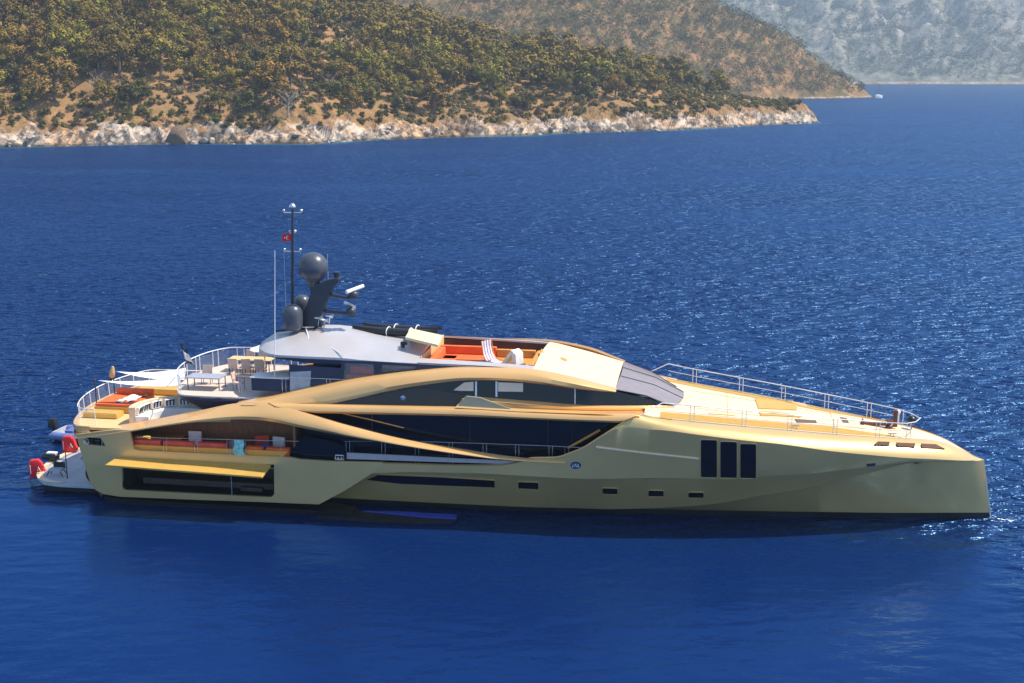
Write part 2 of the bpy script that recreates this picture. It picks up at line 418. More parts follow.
def grid_mesh(name, hf, x0, x1, y0, y1, nx, ny, m, ygrow=1.0, cut=-1.0, base=None, flat=False):
    xs = np.linspace(x0, x1, nx); ts = np.linspace(0, 1, ny)**ygrow
    X, T_ = np.meshgrid(xs, ts); Y0 = y0 if base is None else np.interp(X, base[0], base[1]); Y = Y0 + (y1 - Y0)*T_; Z = hf(X, Y)
    idx = np.arange(nx*ny).reshape(ny, nx)
    q = np.stack([idx[:-1, :-1], idx[:-1, 1:], idx[1:, 1:], idx[1:, :-1]], -1).reshape(-1, 4)
    zf = Z.reshape(-1); keep = zf[q].max(1) > cut; q = q[keep]
    used = np.unique(q); remap = np.full(nx*ny, -1); remap[used] = np.arange(len(used))
    co = np.stack([X.reshape(-1), Y.reshape(-1), zf], -1)[used]; q = remap[q]
    me = bpy.data.meshes.new(name); me.from_pydata(co.tolist(), [], q.tolist()); me.materials.append(m)
    me.polygons.foreach_set('use_smooth', [not flat]*len(me.polygons)); me.update()
    o = bpy.data.objects.new(name, me); COL.objects.link(o); return tag(o, kind='structure')

def land_material(name, rock_top, rock, rockdark, soil, soil2, veg=None, scale=1.0, vegamt=0.5, cliff=0.0):
    m = bpy.data.materials.new(name); m.use_nodes = True; n = m.node_tree; b = n.nodes['Principled BSDF']; b.inputs['Roughness'].default_value = 0.9
    b.inputs['Specular IOR Level'].default_value = 0.2
    tc = n.nodes.new('ShaderNodeTexCoord'); P = tc.outputs['Object']
    def noise(s, d=5, rough=0.6, vec=None):
        z = n.nodes.new('ShaderNodeTexNoise'); z.inputs['Scale'].default_value = s*scale; z.inputs['Detail'].default_value = d; z.inputs['Roughness'].default_value = rough
        n.links.new(vec or P, z.inputs['Vector']); return z.outputs['Fac']
    def ramp(f, p0, c0, p1, c1):
        r = n.nodes.new('ShaderNodeValToRGB'); e = r.color_ramp.elements; e[0].position = p0; e[1].position = p1; e[0].color = (*c0, 1); e[1].color = (*c1, 1)
        n.links.new(f, r.inputs[0]); return r.outputs[0]
    def mix(f, a, c):
        x = n.nodes.new('ShaderNodeMix'); x.data_type = 'RGBA'; n.links.new(f, x.inputs[0]); n.links.new(a, x.inputs[6]); n.links.new(c, x.inputs[7]); return x.outputs[2]
    def math_(op, a, c):
        x = n.nodes.new('ShaderNodeMath'); x.operation = op
        for i, q in enumerate((a, c)):
            if isinstance(q, (int, float)): x.inputs[i].default_value = q
            else: n.links.new(q, x.inputs[i])
        x.use_clamp = False; return x.outputs[0]
    mp = n.nodes.new('ShaderNodeMapping'); mp.inputs['Rotation'].default_value = (0, 0.5, 0.7); mp.inputs['Scale'].default_value = (1, 0.35, 1.0); n.links.new(P, mp.inputs[0])
    stains = ramp(noise(0.30, 7, 0.72, mp.outputs[0]), 0.43, rockdark, 0.53, rock)
    warm = ramp(noise(0.06, 4), 0.44, (1, 1, 1), 0.60, (0.98, 0.77, 0.58))
    mu = n.nodes.new('ShaderNodeMix'); mu.data_type = 'RGBA'; mu.blend_type = 'MULTIPLY'; mu.inputs[0].default_value = 1; n.links.new(stains, mu.inputs[6]); n.links.new(warm, mu.inputs[7])
    rockc = mu.outputs[2]
    dk = ramp(noise(0.045, 4, 0.6, mp.outputs[0]), 0.36, (0.36, 0.37, 0.40), 0.47, (1, 1, 1)); m2 = n.nodes.new('ShaderNodeMix'); m2.data_type = 'RGBA'; m2.blend_type = 'MULTIPLY'; m2.inputs[0].default_value = 1; n.links.new(rockc, m2.inputs[6]); n.links.new(dk, m2.inputs[7]); rockc = m2.outputs[2]
    vo = n.nodes.new('ShaderNodeTexVoronoi'); vo.feature = 'DISTANCE_TO_EDGE'; vo.inputs['Scale'].default_value = 0.20*scale
    dn = n.nodes.new('ShaderNodeTexNoise'); dn.inputs['Scale'].default_value = 0.35*scale; dn.inputs['Detail'].default_value = 5; n.links.new(P, dn.inputs['Vector'])
    va = n.nodes.new('ShaderNodeVectorMath'); va.operation = 'MULTIPLY_ADD'; va.inputs[1].default_value = (5/scale, 5/scale, 5/scale); n.links.new(dn.outputs['Color'], va.inputs[0]); n.links.new(mp.outputs[0], va.inputs[2]); n.links.new(va.outputs[0], vo.inputs['Vector'])
    cr_ = ramp(vo.outputs[0], 0.01, (0.22, 0.19, 0.17), 0.10, (1, 1, 1)); m4 = n.nodes.new('ShaderNodeMix'); m4.data_type = 'RGBA'; m4.blend_type = 'MULTIPLY'; m4.inputs[0].default_value = 0.6; n.links.new(rockc, m4.inputs[6]); n.links.new(cr_, m4.inputs[7]); rockc = m4.outputs[2]
    soilc = ramp(noise(0.12, 6, 0.65), 0.35, soil, 0.65, soil2)
    if veg:
        vf = ramp(noise(0.09, 6, 0.7), 0.5 - 0.1*vegamt - 0.06, (1, 1, 1), 0.5 - 0.1*vegamt + 0.16, (0, 0, 0))
        vc = ramp(noise(0.4, 5, 0.7), 0.35, tuple(c*0.55 for c in veg), 0.65, veg)
        soilc = mix(vf, soilc, vc)
    if cliff > 0:      # bare rock where the ground is steep
        gm = n.nodes.new('ShaderNodeNewGeometry'); sg = n.nodes.new('ShaderNodeSeparateXYZ'); n.links.new(gm.outputs['True Normal'], sg.inputs[0])
        st = n.nodes.new('ShaderNodeMapRange'); st.inputs['From Min'].default_value = 0.70; st.inputs['From Max'].default_value = 0.50; st.inputs['To Max'].default_value = cliff; n.links.new(sg.outputs[2], st.inputs[0])
        rk_ = n.nodes.new('ShaderNodeRGB'); rk_.outputs[0].default_value = (*rock, 1); soilc = mix(st.outputs[0], soilc, rk_.outputs[0])
    sep = n.nodes.new('ShaderNodeSeparateXYZ'); n.links.new(P, sep.inputs[0])
    hz = math_('ADD', sep.outputs[2], math_('MULTIPLY', math_('SUBTRACT', noise(0.09, 5, 0.6), 0.5), rock_top*2.6))
    mr = n.nodes.new('ShaderNodeMapRange'); mr.inputs['From Min'].default_value = rock_top*0.86; mr.inputs['From Max'].default_value = rock_top*1.14; n.links.new(hz, mr.inputs[0])
    wet = n.nodes.new('ShaderNodeMapRange'); wet.inputs['From Min'].default_value = 0.35; wet.inputs['From Max'].default_value = 1.1; wet.inputs['To Min'].default_value = 0.30; n.links.new(sep.outputs[2], wet.inputs[0])
    m3 = n.nodes.new('ShaderNodeMix'); m3.data_type = 'RGBA'; m3.blend_type = 'MULTIPLY'; m3.inputs[0].default_value = 1; n.links.new(rockc, m3.inputs[6]); n.links.new(wet.outputs[0], m3.inputs[7]); rockc = m3.outputs[2]
    col = mix(mr.outputs[0], rockc, soilc)
    n.links.new(col, b.inputs['Base Color'])
    bp = n.nodes.new('ShaderNodeBump'); bp.inputs['Strength'].default_value = 0.9; bp.inputs['Distance'].default_value = 0.9/scale; n.links.new(noise(0.35, 6, 0.7), bp.inputs['Height']); n.links.new(bp.outputs[0], b.inputs['Normal'])
    return m

land_m = land_material("rocky_scrub_ground", 5.4, (0.64, 0.53, 0.42), (0.17, 0.15, 0.13), (0.38, 0.21, 0.095), (0.25, 0.16, 0.065))
headland = grid_mesh("headland", h1, -270, 160, 372, 1000, 560, 420, land_m, 2.6, base=([-420] + [p[0] for p in sh] + [200], [sh[0][1] - 14] + [p[1] - 7 for p in sh] + [sh[-1][1] - 7]), flat=True)

# middle hill beyond the headland
p2 = [ground(*q) for q in [(640, 102), (720, 100.6), (780, 99.6), (850, 98.6), (868, 97.8)]]
t2 = p2[-1]
poly2 = [(-700, 900), (-60, 940)] + [tuple(q) for q in p2] + [(t2[0] + 6, t2[1] + 14), (t2[0] - 20, t2[1] + 70), (t2[0] - 60, t2[1] + 170), (t2[0] - 100, t2[1] + 500), (-700, t2[1] + 900)]
def h2(x, y):
    d = sdist(x + 7*fbm(x, y, 40, 171, 3), y + 7*fbm(x, y, 40, 181, 3), poly2)
    s = np.maximum(d, 0)
    z = 1.8*sm(-2, 6, d) + 0.86*s*(1 + 0.12*fbm(x, y, 160, 7, 3))
    z = 330*(1 - np.exp(-z/330)) + fbm(x, y, 60, 55, 5)*9*sm(5, 70, d)
    return np.where(d > -3, z, -2) - 0.4
land2_m = land_material("scrub_hill_ground", 1.6, (0.46, 0.40, 0.35), (0.22, 0.19, 0.17), (0.48, 0.24, 0.105), (0.30, 0.17, 0.07), veg=(0.15, 0.12, 0.035), scale=0.8, vegamt=0.2)
hill = grid_mesh("hill", h2, -560, 350, 860, 1600, 230, 190, land2_m)

# far mountain across the bay
p3 = [ground(*q) for q in [(680, 83.8), (780, 84), (900, 84.2), (1000, 84.4), (1080, 84.4)]]
poly3 = [(p3[0][0] - 600, p3[0][1])] + [tuple(q) for q in p3] + [(2600, p3[-1][1] - 200), (2600, 6200), (-600, 6200)]
def h3(x, y):
    d = sdist(x + 70*fbm(x, y, 300, 271, 4), y + 60*fbm(x, y, 260, 281, 4), poly3)
    s = np.maximum(d, 0)
    z = 4*sm(-5, 20, d) + 0.40*s*(1 + 0.35*fbm(x, y, 500, 17, 3)) + fbm(x, y, 640, 65, 6, 0.50, ridged=True)*330*sm(30, 700, d) + fbm(x, y, 110, 95, 4, .55, ridged=True)*38*sm(10, 120, d)
    return np.where(d > -8, z, -3) - 0.5
land3_m = land_material("far_mountain_ground", 4, (0.50, 0.44, 0.38), (0.34, 0.30, 0.26), (0.34, 0.32, 0.27), (0.21, 0.21, 0.15), veg=(0.09, 0.105, 0.06), scale=0.42, vegamt=0.8, cliff=0.65)
mountain = grid_mesh("mountain", h3, 250, 2100, 2180, 4600, 260, 240, land3_m, 1.3)

# shallow turquoise fringe on the rocks of the near headland
shal_m = water_material("shallow_turquoise_sea", (0.010, 0.075, 0.135))
mb = MB(); inner = []; outer = []
for i, p in enumerate(sh):
    a = sh[max(i - 1, 0)]; c = sh[min(i + 1, len(sh) - 1)]; t = (c - a)/np.linalg.norm(c - a); nrm = np.array((t[1], -t[0]))
    wdt = 4.5 + 3*math.sin(i*1.7)
    inner.append(Vector((p[0] - nrm[0]*4, p[1] - nrm[1]*4, 0.006))); outer.append(Vector((p[0] + nrm[0]*wdt, p[1] + nrm[1]*wdt, 0.006)))
mb.loft([spline(inner, 60), spline(outer, 60)])
tag(mb.build("shallow_water", shal_m), kind='structure')

# ------------------------------------------------------------------ trees
def leafmat(name, c, c2): return mat(name, c, 0.75, var=0.3, color2=c2, vscale=0.9, objrand=0.28, spec=0.25)
L_olive = leafmat("olive_pine_foliage", (0.110, 0.080, 0.009), (0.300, 0.210, 0.026))
L_dark = leafmat("dark_evergreen_foliage", (0.055, 0.053, 0.009), (0.165, 0.138, 0.023))
L_shrub = leafmat("green_scrub_foliage", (0.070, 0.070, 0.012), (0.180, 0.155, 0.032))
L_dry = leafmat("dry_scrub_foliage", (0.12, 0.085, 0.040), (0.21, 0.150, 0.075))
bark = mat("bark", (0.16, 0.12, 0.09), 0.9, var=0.3, vscale=3, objrand=0.3)
deadbark = mat("bleached_dead_wood", (0.34, 0.29, 0.25), 0.9, var=0.3, vscale=3, objrand=0.2)

def leaves(mb, centers, n, size, rng):
    for (c, r) in centers:
        for _ in range(n):
            d = Vector((rng.gauss(0, 1), rng.gauss(0, 1), rng.gauss(0, 0.75))); d.normalize()
            p = Vector(c) + d * r * (rng.random()**0.45)
            nn = (d + Vector((rng.uniform(-.4, .4), rng.uniform(-.4, .4), rng.uniform(0.4, 1.0)))).normalized()
            a = nn.orthogonal().normalized(); b = nn.cross(a); th = rng.random()*6.28
            a, b = a*math.cos(th) + b*math.sin(th), b*math.cos(th) - a*math.sin(th)
            s = size*rng.uniform(0.6, 1.3)
            mb.add([p - a*s - b*s*.6, p + a*s*.4 - b*s, p + a*s + b*s*.5, p - a*s*.3 + b*s], [(0, 1, 2, 3)])
def tree_meshes(kind, seed, fine=True):
    rng = random.Random(seed); tr = MB(); cr = MB(); cen = []
    if kind == 'pine':
        H = 6.6; lean = (rng.uniform(-.5, .5), rng.uniform(-.4, .4))
        top = Vector((lean[0], lean[1], H*0.72)); tr.tube([(0, 0, -1.0), (lean[0]*.4, lean[1]*.4, H*.35), top], [.24, .19, .09], 6)
        for k in range(13):
            a = k*2.4 + rng.uniform(-.4, .4); rr = rng.uniform(0.6, 2.7); zz = H*rng.uniform(.34, .95) - rr*0.30
            p = Vector((lean[0] + rr*math.cos(a), lean[1] + rr*math.sin(a), zz)); cen.append((p, rng.uniform(.75, 1.25)))
            st = Vector((lean[0]*.6, lean[1]*.6, H*rng.uniform(.35, .6))); tr.tube([st, st.lerp(p, .6) + Vector((0, 0, .15)), p], [.09, .06, .02], 4)
        cen.append((top + Vector((0, 0, 1.0)), 1.2)); leaves(cr, cen, 120 if fine else 46, 0.165 if fine else 0.27, rng)
    elif kind == 'round':
        H = 4.6; tr.tube([(0, 0, -1.0), (.1, .05, 1.2), (.2, 0, 2.6)], [.22, .17, .08], 6)
        for k in range(15):
            a = k*2.4; rr = rng.uniform(0.3, 2.1); zz = rng.uniform(1.0, H) * (1 - rr*0.12)
            p = Vector((rr*math.cos(a), rr*math.sin(a), zz)); cen.append((p, rng.uniform(.7, 1.15)))
            tr.tube([(0.1, 0.05, 1.2), p], [.08, .02], 4)
        leaves(cr, cen, 105 if fine else 42, 0.155 if fine else 0.25, rng)
    elif kind == 'shrub':
        tr.tube([(0, 0, -.6), (.05, 0, .5), (.1, .1, 1.0)], [.10, .08, .03], 5)
        for k in range(9):
            a = k*2.4; rr = rng.uniform(0.2, 1.25); p = Vector((rr*math.cos(a), rr*math.sin(a), rng.uniform(.4, 1.7)*(1 - rr*.25))); cen.append((p, rng.uniform(.4, .7)))
            tr.tube([(0.05, 0, .4), p], [.04, .015], 4)
        leaves(cr, cen, 60 if fine else 28, 0.13 if fine else 0.19, rng)
    else:      # bare dead tree
        H = 5.5; tr.tube([(0, 0, -1.0), (.2, .1, 2.0), (.5, .2, 4.0)], [.22, .16, .08], 6)
        for k in range(16):
            a = k*2.4 + rng.uniform(-.3, .3); z0 = rng.uniform(1.4, 3.9); st = Vector((.1 + z0*.1, .05*z0, z0)); ln = rng.uniform(1.2, 2.8)
            e = st + Vector((math.cos(a)*ln, math.sin(a)*ln, ln*rng.uniform(.4, .9))); md = st.lerp(e, .5) + Vector((0, 0, .2))
            tr.tube([st, md, e], [.08, .055, .02], 4)
            for q in range(3):
                f = md.lerp(e, rng.random()); g = f + Vector((rng.uniform(-.8, .8), rng.uniform(-.8, .8), rng.uniform(.2, .9))); tr.tube([f, g], [.035, .012], 3)
            if k % 3 == 0: cen.append((e, .5))
        leaves(cr, cen, 14, 0.16, rng)
    return tr, cr
PROTO = []
def proto(kind, seed, lm, bm_): 
    t, c = tree_meshes(kind, seed); to = t.build("trunk", bm_); co = c.build("crown", lm, recalc=False)
    a, b = to.data, co.data; bpy.data.objects.remove(to); bpy.data.objects.remove(co); return a, b
KIN = {
 'pine': [proto('pine', 1, L_olive, bark), proto('pine', 2, L_olive, bark), proto('pine', 3, L_olive, bark)],
 'round': [proto('round', 4, L_dark, bark), proto('round', 5, L_dark, bark)],
 'shrub': [proto('shrub', 6, L_shrub, bark), proto('shrub', 7, L_shrub, bark), proto('shrub', 8, L_shrub, bark)],
 'dry': [proto('shrub', 9, L_dry, bark), proto('shrub', 10, L_dry, bark)],
 'dead': [proto('dead', 11, L_dry, deadbark), proto('dead', 12, L_dry, deadbark)]}
NAMES = {'pine': ('pine_tree', 'tree'), 'round': ('evergreen_tree', 'tree'), 'shrub': ('green_shrub', 'shrub'), 'dry': ('dry_shrub', 'shrub'), 'dead': ('dead_tree', 'tree')}
def zone(px):
    return 'left' if px < 270 else ('middle' if px < 540 else 'right')
ZT = {'left': 'above the left stretch of rocky shore', 'middle': 'above the middle stretch of rocky shore', 'right': 'on the low spit towards the rocky point'}
LOOK = {'pine': 'olive green flat crowned pine', 'round': 'dark green round crowned evergreen tree', 'shrub': 'low green rounded shrub', 'dry': 'low straw brown dry shrub', 'dead': 'bare grey limbed half dead tree'}
GRP = {'pine': 'pines', 'round': 'dark evergreens', 'shrub': 'green shrubs', 'dry': 'dry shrubs', 'dead': 'bare grey trees'}
def plant(kind, x, y, z, s, rz, var, label=None, group=None, lean=0.0):
    nm, cat = NAMES[kind]; e = bpy.data.objects.new(nm, None); COL.objects.link(e); e.location = (x, y, z); e.rotation_euler = (0, lean, rz); e.scale = (s*random.uniform(.9, 1.15), s*random.uniform(.9, 1.15), s)
    px = 512 + FPX*x/y
    zn = zone(px)
    tag(e, label or (LOOK[kind] + ' ' + ZT[zn]), cat, group or (GRP[kind] + ' ' + ZT[zn]) if not label else None)
    a, b = KIN[kind][var % len(KIN[kind])]
    for nm2, d in (('trunk', a), ('crown', b)):
        o = bpy.data.objects.new(nm2, d); COL.objects.link(o); o.parent = e
    return e
def px_of(x, y, z):
    Z = z - CAMZ; f = y*math.cos(PITCH) - Z*math.sin(PITCH); d = -(y*math.sin(PITCH) + Z*math.cos(PITCH)); return 512 + FPX*x/f, 341.5 + FPX*d/f

rng = np.random.RandomState(5)
N = 80000
cx = rng.uniform(-260, 150, N); cy = rng.uniform(385, 820, N)
dd = sdist(cx, cy, poly1); zz = h1(cx, cy)
gap = fbm(cx, cy, 34, 301, 3); mixn = fbm(cx, cy, 45, 311, 3)
order = np.argsort(cy); grid = {}; picks = []
def free(x, y, r):
    gx, gy = int(x//6), int(y//6)
    for i in (-2, -1, 0, 1, 2):
        for j in (-2, -1, 0, 1, 2):
            for (a, b, c) in grid.get((gx + i, gy + j), ()):
                if (a - x)**2 + (b - y)**2 < (0.5*(c + r))**2: return False
    return True
for i in rng.permutation(N):
    x, y, d, z = cx[i], cy[i], dd[i], zz[i]
    if d < 8.5 or z < 4.2: continue
    px, py = px_of(x, y, z + 3)
    if px < -25 or py < -30: continue
    zone_d = d + 8*gap[i]
    bare = gap[i] < -0.40 + (0.18 if d < 32 else 0.0) + (0.12 if px > 520 else 0)
    u = rng.rand()
    if zone_d < 15 or d < 12:
        kind = 'shrub' if u < .70 else 'dry'; r = 2.5
        if u > .97: kind = 'round'; r = 4
        if rng.rand() < 0.12: continue
    elif bare:
        if rng.rand() < 0.6: continue
        kind = 'dry' if u < .45 else 'shrub'; r = 4.0
    elif zone_d < 36:
        kind = 'pine' if u < .34 else 'round' if u < .52 else 'shrub' if u < .88 else 'dry' if u < .96 else 'dead'; r = 6.4 if kind in ('pine', 'round', 'dead') else 3.0
    else:
        kind = 'pine' if u < .60 else 'round' if u < .80 else 'shrub' if u < .95 else 'dead' if u < .97 else 'dry'; r = 6.4 if kind in ('pine', 'round', 'dead') else 3.0
    big = kind in ('pine', 'round', 'dead'); sc = (rng.uniform(1.0, 2.4) if rng.rand() < .6 else rng.uniform(1.5, 2.2)) if big else rng.uniform(.8, 1.9)
    r = 3.45*sc if big else 2.3*sc
    if not free(x, y, r): continue
    grid.setdefault((int(x//6), int(y//6)), []).append((x, y, r)); picks.append((kind, x, y, z, px, sc))
picks.sort(key=lambda q: math.hypot(q[1], q[2]))
far = []; cnt = {}
CAP = {'pine': 150, 'round': 90, 'dead': 24, 'shrub': 150, 'dry': 90}
for k, (kind, x, y, z, px, sc) in enumerate(picks):
    cnt[kind] = cnt.get(kind, 0)
    s = sc
    if cnt[kind] < CAP[kind]:
        plant(kind, x, y, z - 0.2, s, random.uniform(0, 6.28), random.randrange(6)); cnt[kind] += 1
    else: far.append((kind, x, y, z - 0.2, s))
# single trees one can point to
def solo(kind, px, py, s, label, lean=0.0, zoff=0.0):
    best = None
    for Y in np.arange(380, 700, 1.0):
        x = (px - 512)/FPX*Y*1.0; f = None
        z = float(h1(np.array([x]), np.array([Y]))[0]); qx, qy = px_of(x, Y, z)
        x2 = x + (px - qx)*Y/FPX; z = float(h1(np.array([x2]), np.array([Y]))[0]); qx, qy = px_of(x2, Y, z)
        if z > 1.0 and qy <= py: best = (x2, Y, z); break
    if best: plant(kind, best[0], best[1], best[2] - .2, s, random.uniform(0, 6), 1, label, None, lean)
solo('pine', 769, 100, 1.25, 'lone pine standing tallest near the tip of the rocky point')
solo('pine', 673, 106, 1.0, 'pine with dark trunk leaning hard to the right above the pale shore rocks', 0.55)
solo('pine', 690, 108, 0.7, 'smaller pine leaning right above the pale rocks, nearer the point', 0.6)
solo('dead', 330, 96, 1.35, 'large bare grey tree spreading over the green shrubs at the shore edge')

def scatter(name, items, templ, m, lo):
    VV, FF = [], []; off = 0
    for (vi, x, y, z, s) in items:
        v, f = templ[vi % len(templ)]; a = random.uniform(0, 6.28); c_, s_ = math.cos(a), math.sin(a)
        w_ = np.empty_like(v); w_[:, 0] = (v[:, 0]*c_ - v[:, 1]*s_)*s + x; w_[:, 1] = (v[:, 0]*s_ + v[:, 1]*c_)*s + y; w_[:, 2] = v[:, 2]*s + z
        VV.append(w_); FF.append(f + off); off += len(v)
    if not VV: return
    V_ = np.concatenate(VV); F_ = np.concatenate(FF)
    me = bpy.data.meshes.new(name); me.vertices.add(len(V_)); me.vertices.foreach_set('co', V_.reshape(-1))
    me.loops.add(F_.size); me.loops.foreach_set('vertex_index', F_.reshape(-1).astype(np.int32))
    me.polygons.add(len(F_)); me.polygons.foreach_set('loop_start', np.arange(0, F_.size, 4, dtype=np.int32)); me.polygons.foreach_set('loop_total', np.full(len(F_), 4, dtype=np.int32))
    me.materials.append(m); me.update(calc_edges=True)
    o = bpy.data.objects.new(name, me); COL.objects.link(o); return tag(o, kind='stuff')
def templ_of(kind, keep):
    out = []
    for sd_ in (21, 22, 23):
        _, c = tree_meshes(kind, sd_, False); f = np.array(c.f)[::keep]; used = np.unique(f); v = np.array([tuple(q) for q in c.v])[used]; mp_ = np.zeros(used.max() + 1, int); mp_[used] = np.arange(len(used)); out.append((v, mp_[f]))
    return out
def stuffmat(name, c, c2, sc): return mat(name, c, 0.8, var=.3, color2=c2, vscale=sc, spec=0.2)
S_olive = stuffmat("far_olive_canopy", (0.105, 0.076, 0.009), (0.300, 0.205, 0.026), 0.14)
S_dark = stuffmat("far_dark_canopy", (0.052, 0.050, 0.009), (0.160, 0.130, 0.023), 0.14)
S_scrub = stuffmat("far_scrub", (0.070, 0.068, 0.014), (0.190, 0.150, 0.040), 0.2)
for kinds, nm, m_ in ((('pine', 'dead'), "distant_pine_wood", S_olive), (('round',), "distant_evergreen_wood", S_dark), (('shrub', 'dry'), "distant_scrub", S_scrub)):
    its = [(random.randrange(6), x, y, z, s) for (kd, x, y, z, s) in far if kd in kinds]
    scatter(nm, its, templ_of(kinds[0], 1), m_, 0)
print("plants", cnt, "far", len(far))
# scrub over the middle hill
N2 = 34000; hx = rng.uniform(-500, 330, N2); hy = rng.uniform(900, 1520, N2); hd = sdist(hx, hy, poly2); hz = h2(hx, hy); hg = fbm(hx, hy, 90, 401, 4)
its = []; its2 = []
for i in range(N2):
    if hd[i] < 5 or hz[i] < 1: continue
    px, py = px_of(hx[i], hy[i], hz[i])
    if py < -25: continue
    dens = 1.05 + 1.5*hg[i] - max(0, hx[i] - 170)/260*0.55 + (0.3 if hz[i] < 25 else 0)
    if rng.rand() > dens: continue
    s = rng.uniform(0.7, 1.5)
    (its if rng.rand() < .72 else its2).append((int(rng.randint(6)), hx[i], hy[i], hz[i] - .8, s*0.95))
H_a = stuffmat("hillside_scrub_green", (0.070, 0.066, 0.012), (0.190, 0.155, 0.026), 0.03)
H_b = stuffmat("hillside_scrub_dark", (0.040, 0.045, 0.014), (0.100, 0.095, 0.026), 0.05)
scatter("hillside_scrub", its, templ_of('pine', 7), H_a, 0); scatter("hillside_bushes", its2, templ_of('round', 9), H_b, 0)
# dark wood on the far mountain
N3 = 52000; hx = rng.uniform(420, 2000, N3); hy = rng.uniform(2230, 4200, N3)**1.0; hd = sdist(hx, hy, poly3); hz = h3(hx, hy); hg = fbm(hx, hy, 260, 501, 4)
its = []
for i in range(N3):
    if hd[i] < 12 or hz[i] < 4: continue
    px, py = px_of(hx[i], hy[i], hz[i])
    if py < -20 or px > 1060 or px < 700: continue
    if rng.rand() > 0.70 + 1.6*hg[i]: continue
    its.append((int(rng.randint(6)), hx[i], hy[i], hz[i] - .5, rng.uniform(1.4, 3.2)))
M_a = stuffmat("far_mountain_wood", (0.055, 0.065, 0.040), (0.120, 0.120, 0.070), 0.012)
scatter("far_mountain_scrub", its, templ_of('round', 14), M_a, 0)
#@@YACHT@@
# ================================================================== YACHT
yacht = bpy.data.objects.new("motor_yacht", None); COL.objects.link(yacht)
yacht.location = (SX, SY, 0); yacht.rotation_euler = (0, 0, -TH)
tag(yacht, "long low gold superyacht with dark glass bands and grey hardtop lying on blue water", "yacht")
lp = lambda a, b, t: a + (b - a)*t
def pxcurve(pts, vf): return curve([(lambda q: (q.x, q.z))(pf(a, b, vf)) for a, b in pts])
HB = curve([(8, 5.2), (22, 5.2), (26, 5.18), (30, 5.0), (33.6, 4.6), (37, 4.0), (40, 3.2), (42.5, 2.4), (44.5, 1.45), (45.6, .65), (46.1, .03)])
HT = curve([(8, 5.08), (26.5, 5.06), (27.7, 4.95), (28.7, 4.7), (30, 4.3), (31, 4.06), (34, 3.5), (37, 2.85), (40, 2.1), (42, 1.45), (44, .62), (45, .3), (46, .02)])
HW_ = curve([(8, 3.2), (20, 3.0), (26, 2.45), (30, 2.15), (34, 1.75), (38, 1.3), (42, .8), (45, .3), (46.75, .03)])
HC = curve([(8, 3.5), (22, 3.3), (26, 3.0), (30, 2.85), (34, 3.05), (37, 2.98), (39, 2.76), (41, 2.42), (43, 2.07), (44.5, 1.40), (45.6, .6), (46.3, .03)])
ZT = pxcurve([(300, 460), (330, 461.4), (396, 463), (462, 464.6), (500, 464.3), (520, 461), (533, 457.6), (545, 457.4), (556.7, 457), (571, 452.5), (583, 447.5), (600, 437), (611, 430), (621, 423.5), (632, 415.8), (645, 416.8), (660, 418.3), (690, 421), (742, 426), (787, 430), (833, 434), (874, 437), (900, 438.5), (925, 439.6), (945, 443), (965, 451.5), (978, 458.3)], lambda u, z: -HT(u))
ZS_ = pxcurve([(600, 426), (622, 428), (660, 430), (700, 435), (740, 440), (780, 444), (839, 452), (900, 457.5), (940, 459.5), (976, 460)], lambda u, z: -HB(u))
def ZS(u): return min(ZS_(u) if u > 26.6 else 99, ZT(u) - 0.03)
ZC_ = pxcurve([(560, 509.5), (620, 509), (659, 508), (698.6, 505.5), (738, 500), (760, 495.7), (799.5, 489.5), (839, 480), (870.6, 472.7), (918, 462.8), (950, 461.5), (976, 461)], lambda u, z: -HC(u))
def ZC(u): return min(max(ZC_(u) if u > 24.5 else .42, .42), ZS(u) - .02)
ZK_ = pxcurve([(300, 473), (375, 472.5), (420, 471), (488, 473), (554, 477), (600, 480), (659, 482), (738, 487), (760, 488)], lambda u, z: -5.05)
INS = curve([(8, .62), (14, .55), (18, .36), (22, .24), (26, .15), (30, .08), (33, .01), (47, .004)])
def prof(u, zb=None):
    zs, zt, zc = ZS(u), ZT(u), ZC(u); hb, ht, hc = HB(u), HT(u), HC(u)
    if u < 33.0: zk = min(max(ZK_(u), zc + .02), zs - .02)
    else: zk = zc + (ZK_(33.0) - ZC(33.0))/(ZS(33.0) - ZC(33.0))*(zs - zc)
    zk = min(zk, zs - .02)
    f = max(0.0, min(1.0, (zk - zc)/max(zs - zc, 1e-3))); kv = lp(hc, hb, f**.55); b = max(0, min(1, (u - 22)/11)); kv = lp(hb - .02, kv, b*b*(3 - 2*b))
    ins = min(INS(u), .5*(kv))
    ce = max(0, min(1, (u - 25.5)/3))*max(0, min(1, (45.4 - u)/3)); f2 = .5; zm = lp(zk, zs, f2); mv = lp(kv, hb, .62)
    return [(0.0, -1.3), (-HW_(u)*.9, -.7), (-HW_(u), .0), (-(HW_(u) + .04*min(1, (47 - u)))*1.0, .32), (-(hc - .13*ce), zc - .035*ce), (-hc, zc), (-(kv - ins), zk - min(.06, ins)), (-kv, zk), (-mv, zm), (-hb, zs),
            (-lp(hb, ht, .16), lp(zs, zt, .42)), (-lp(hb, ht, .5), lp(zs, zt, .76)), (-ht, zt)]
def hull_v(u, z):      # outer surface of the forward hull (starboard)
    P = prof(u)
    for i in range(1, len(P) - 1):
        if P[i][1] <= z <= P[i + 1][1] + 1e-6:
            d = P[i + 1][1] - P[i][1]; return lp(P[i][0], P[i + 1][0], (z - P[i][1])/d if d > 1e-6 else 0)
    return P[-1][0] if z > P[-1][1] else P[2][0]
NST = 130; U0 = 10.5
rows = []
UE = [46.4, 46.7, 46.92, 46.88, 46.3, 46.3, 46.3, 46.3, 46.22, 46.16, 46.14, 46.12, 46.10]
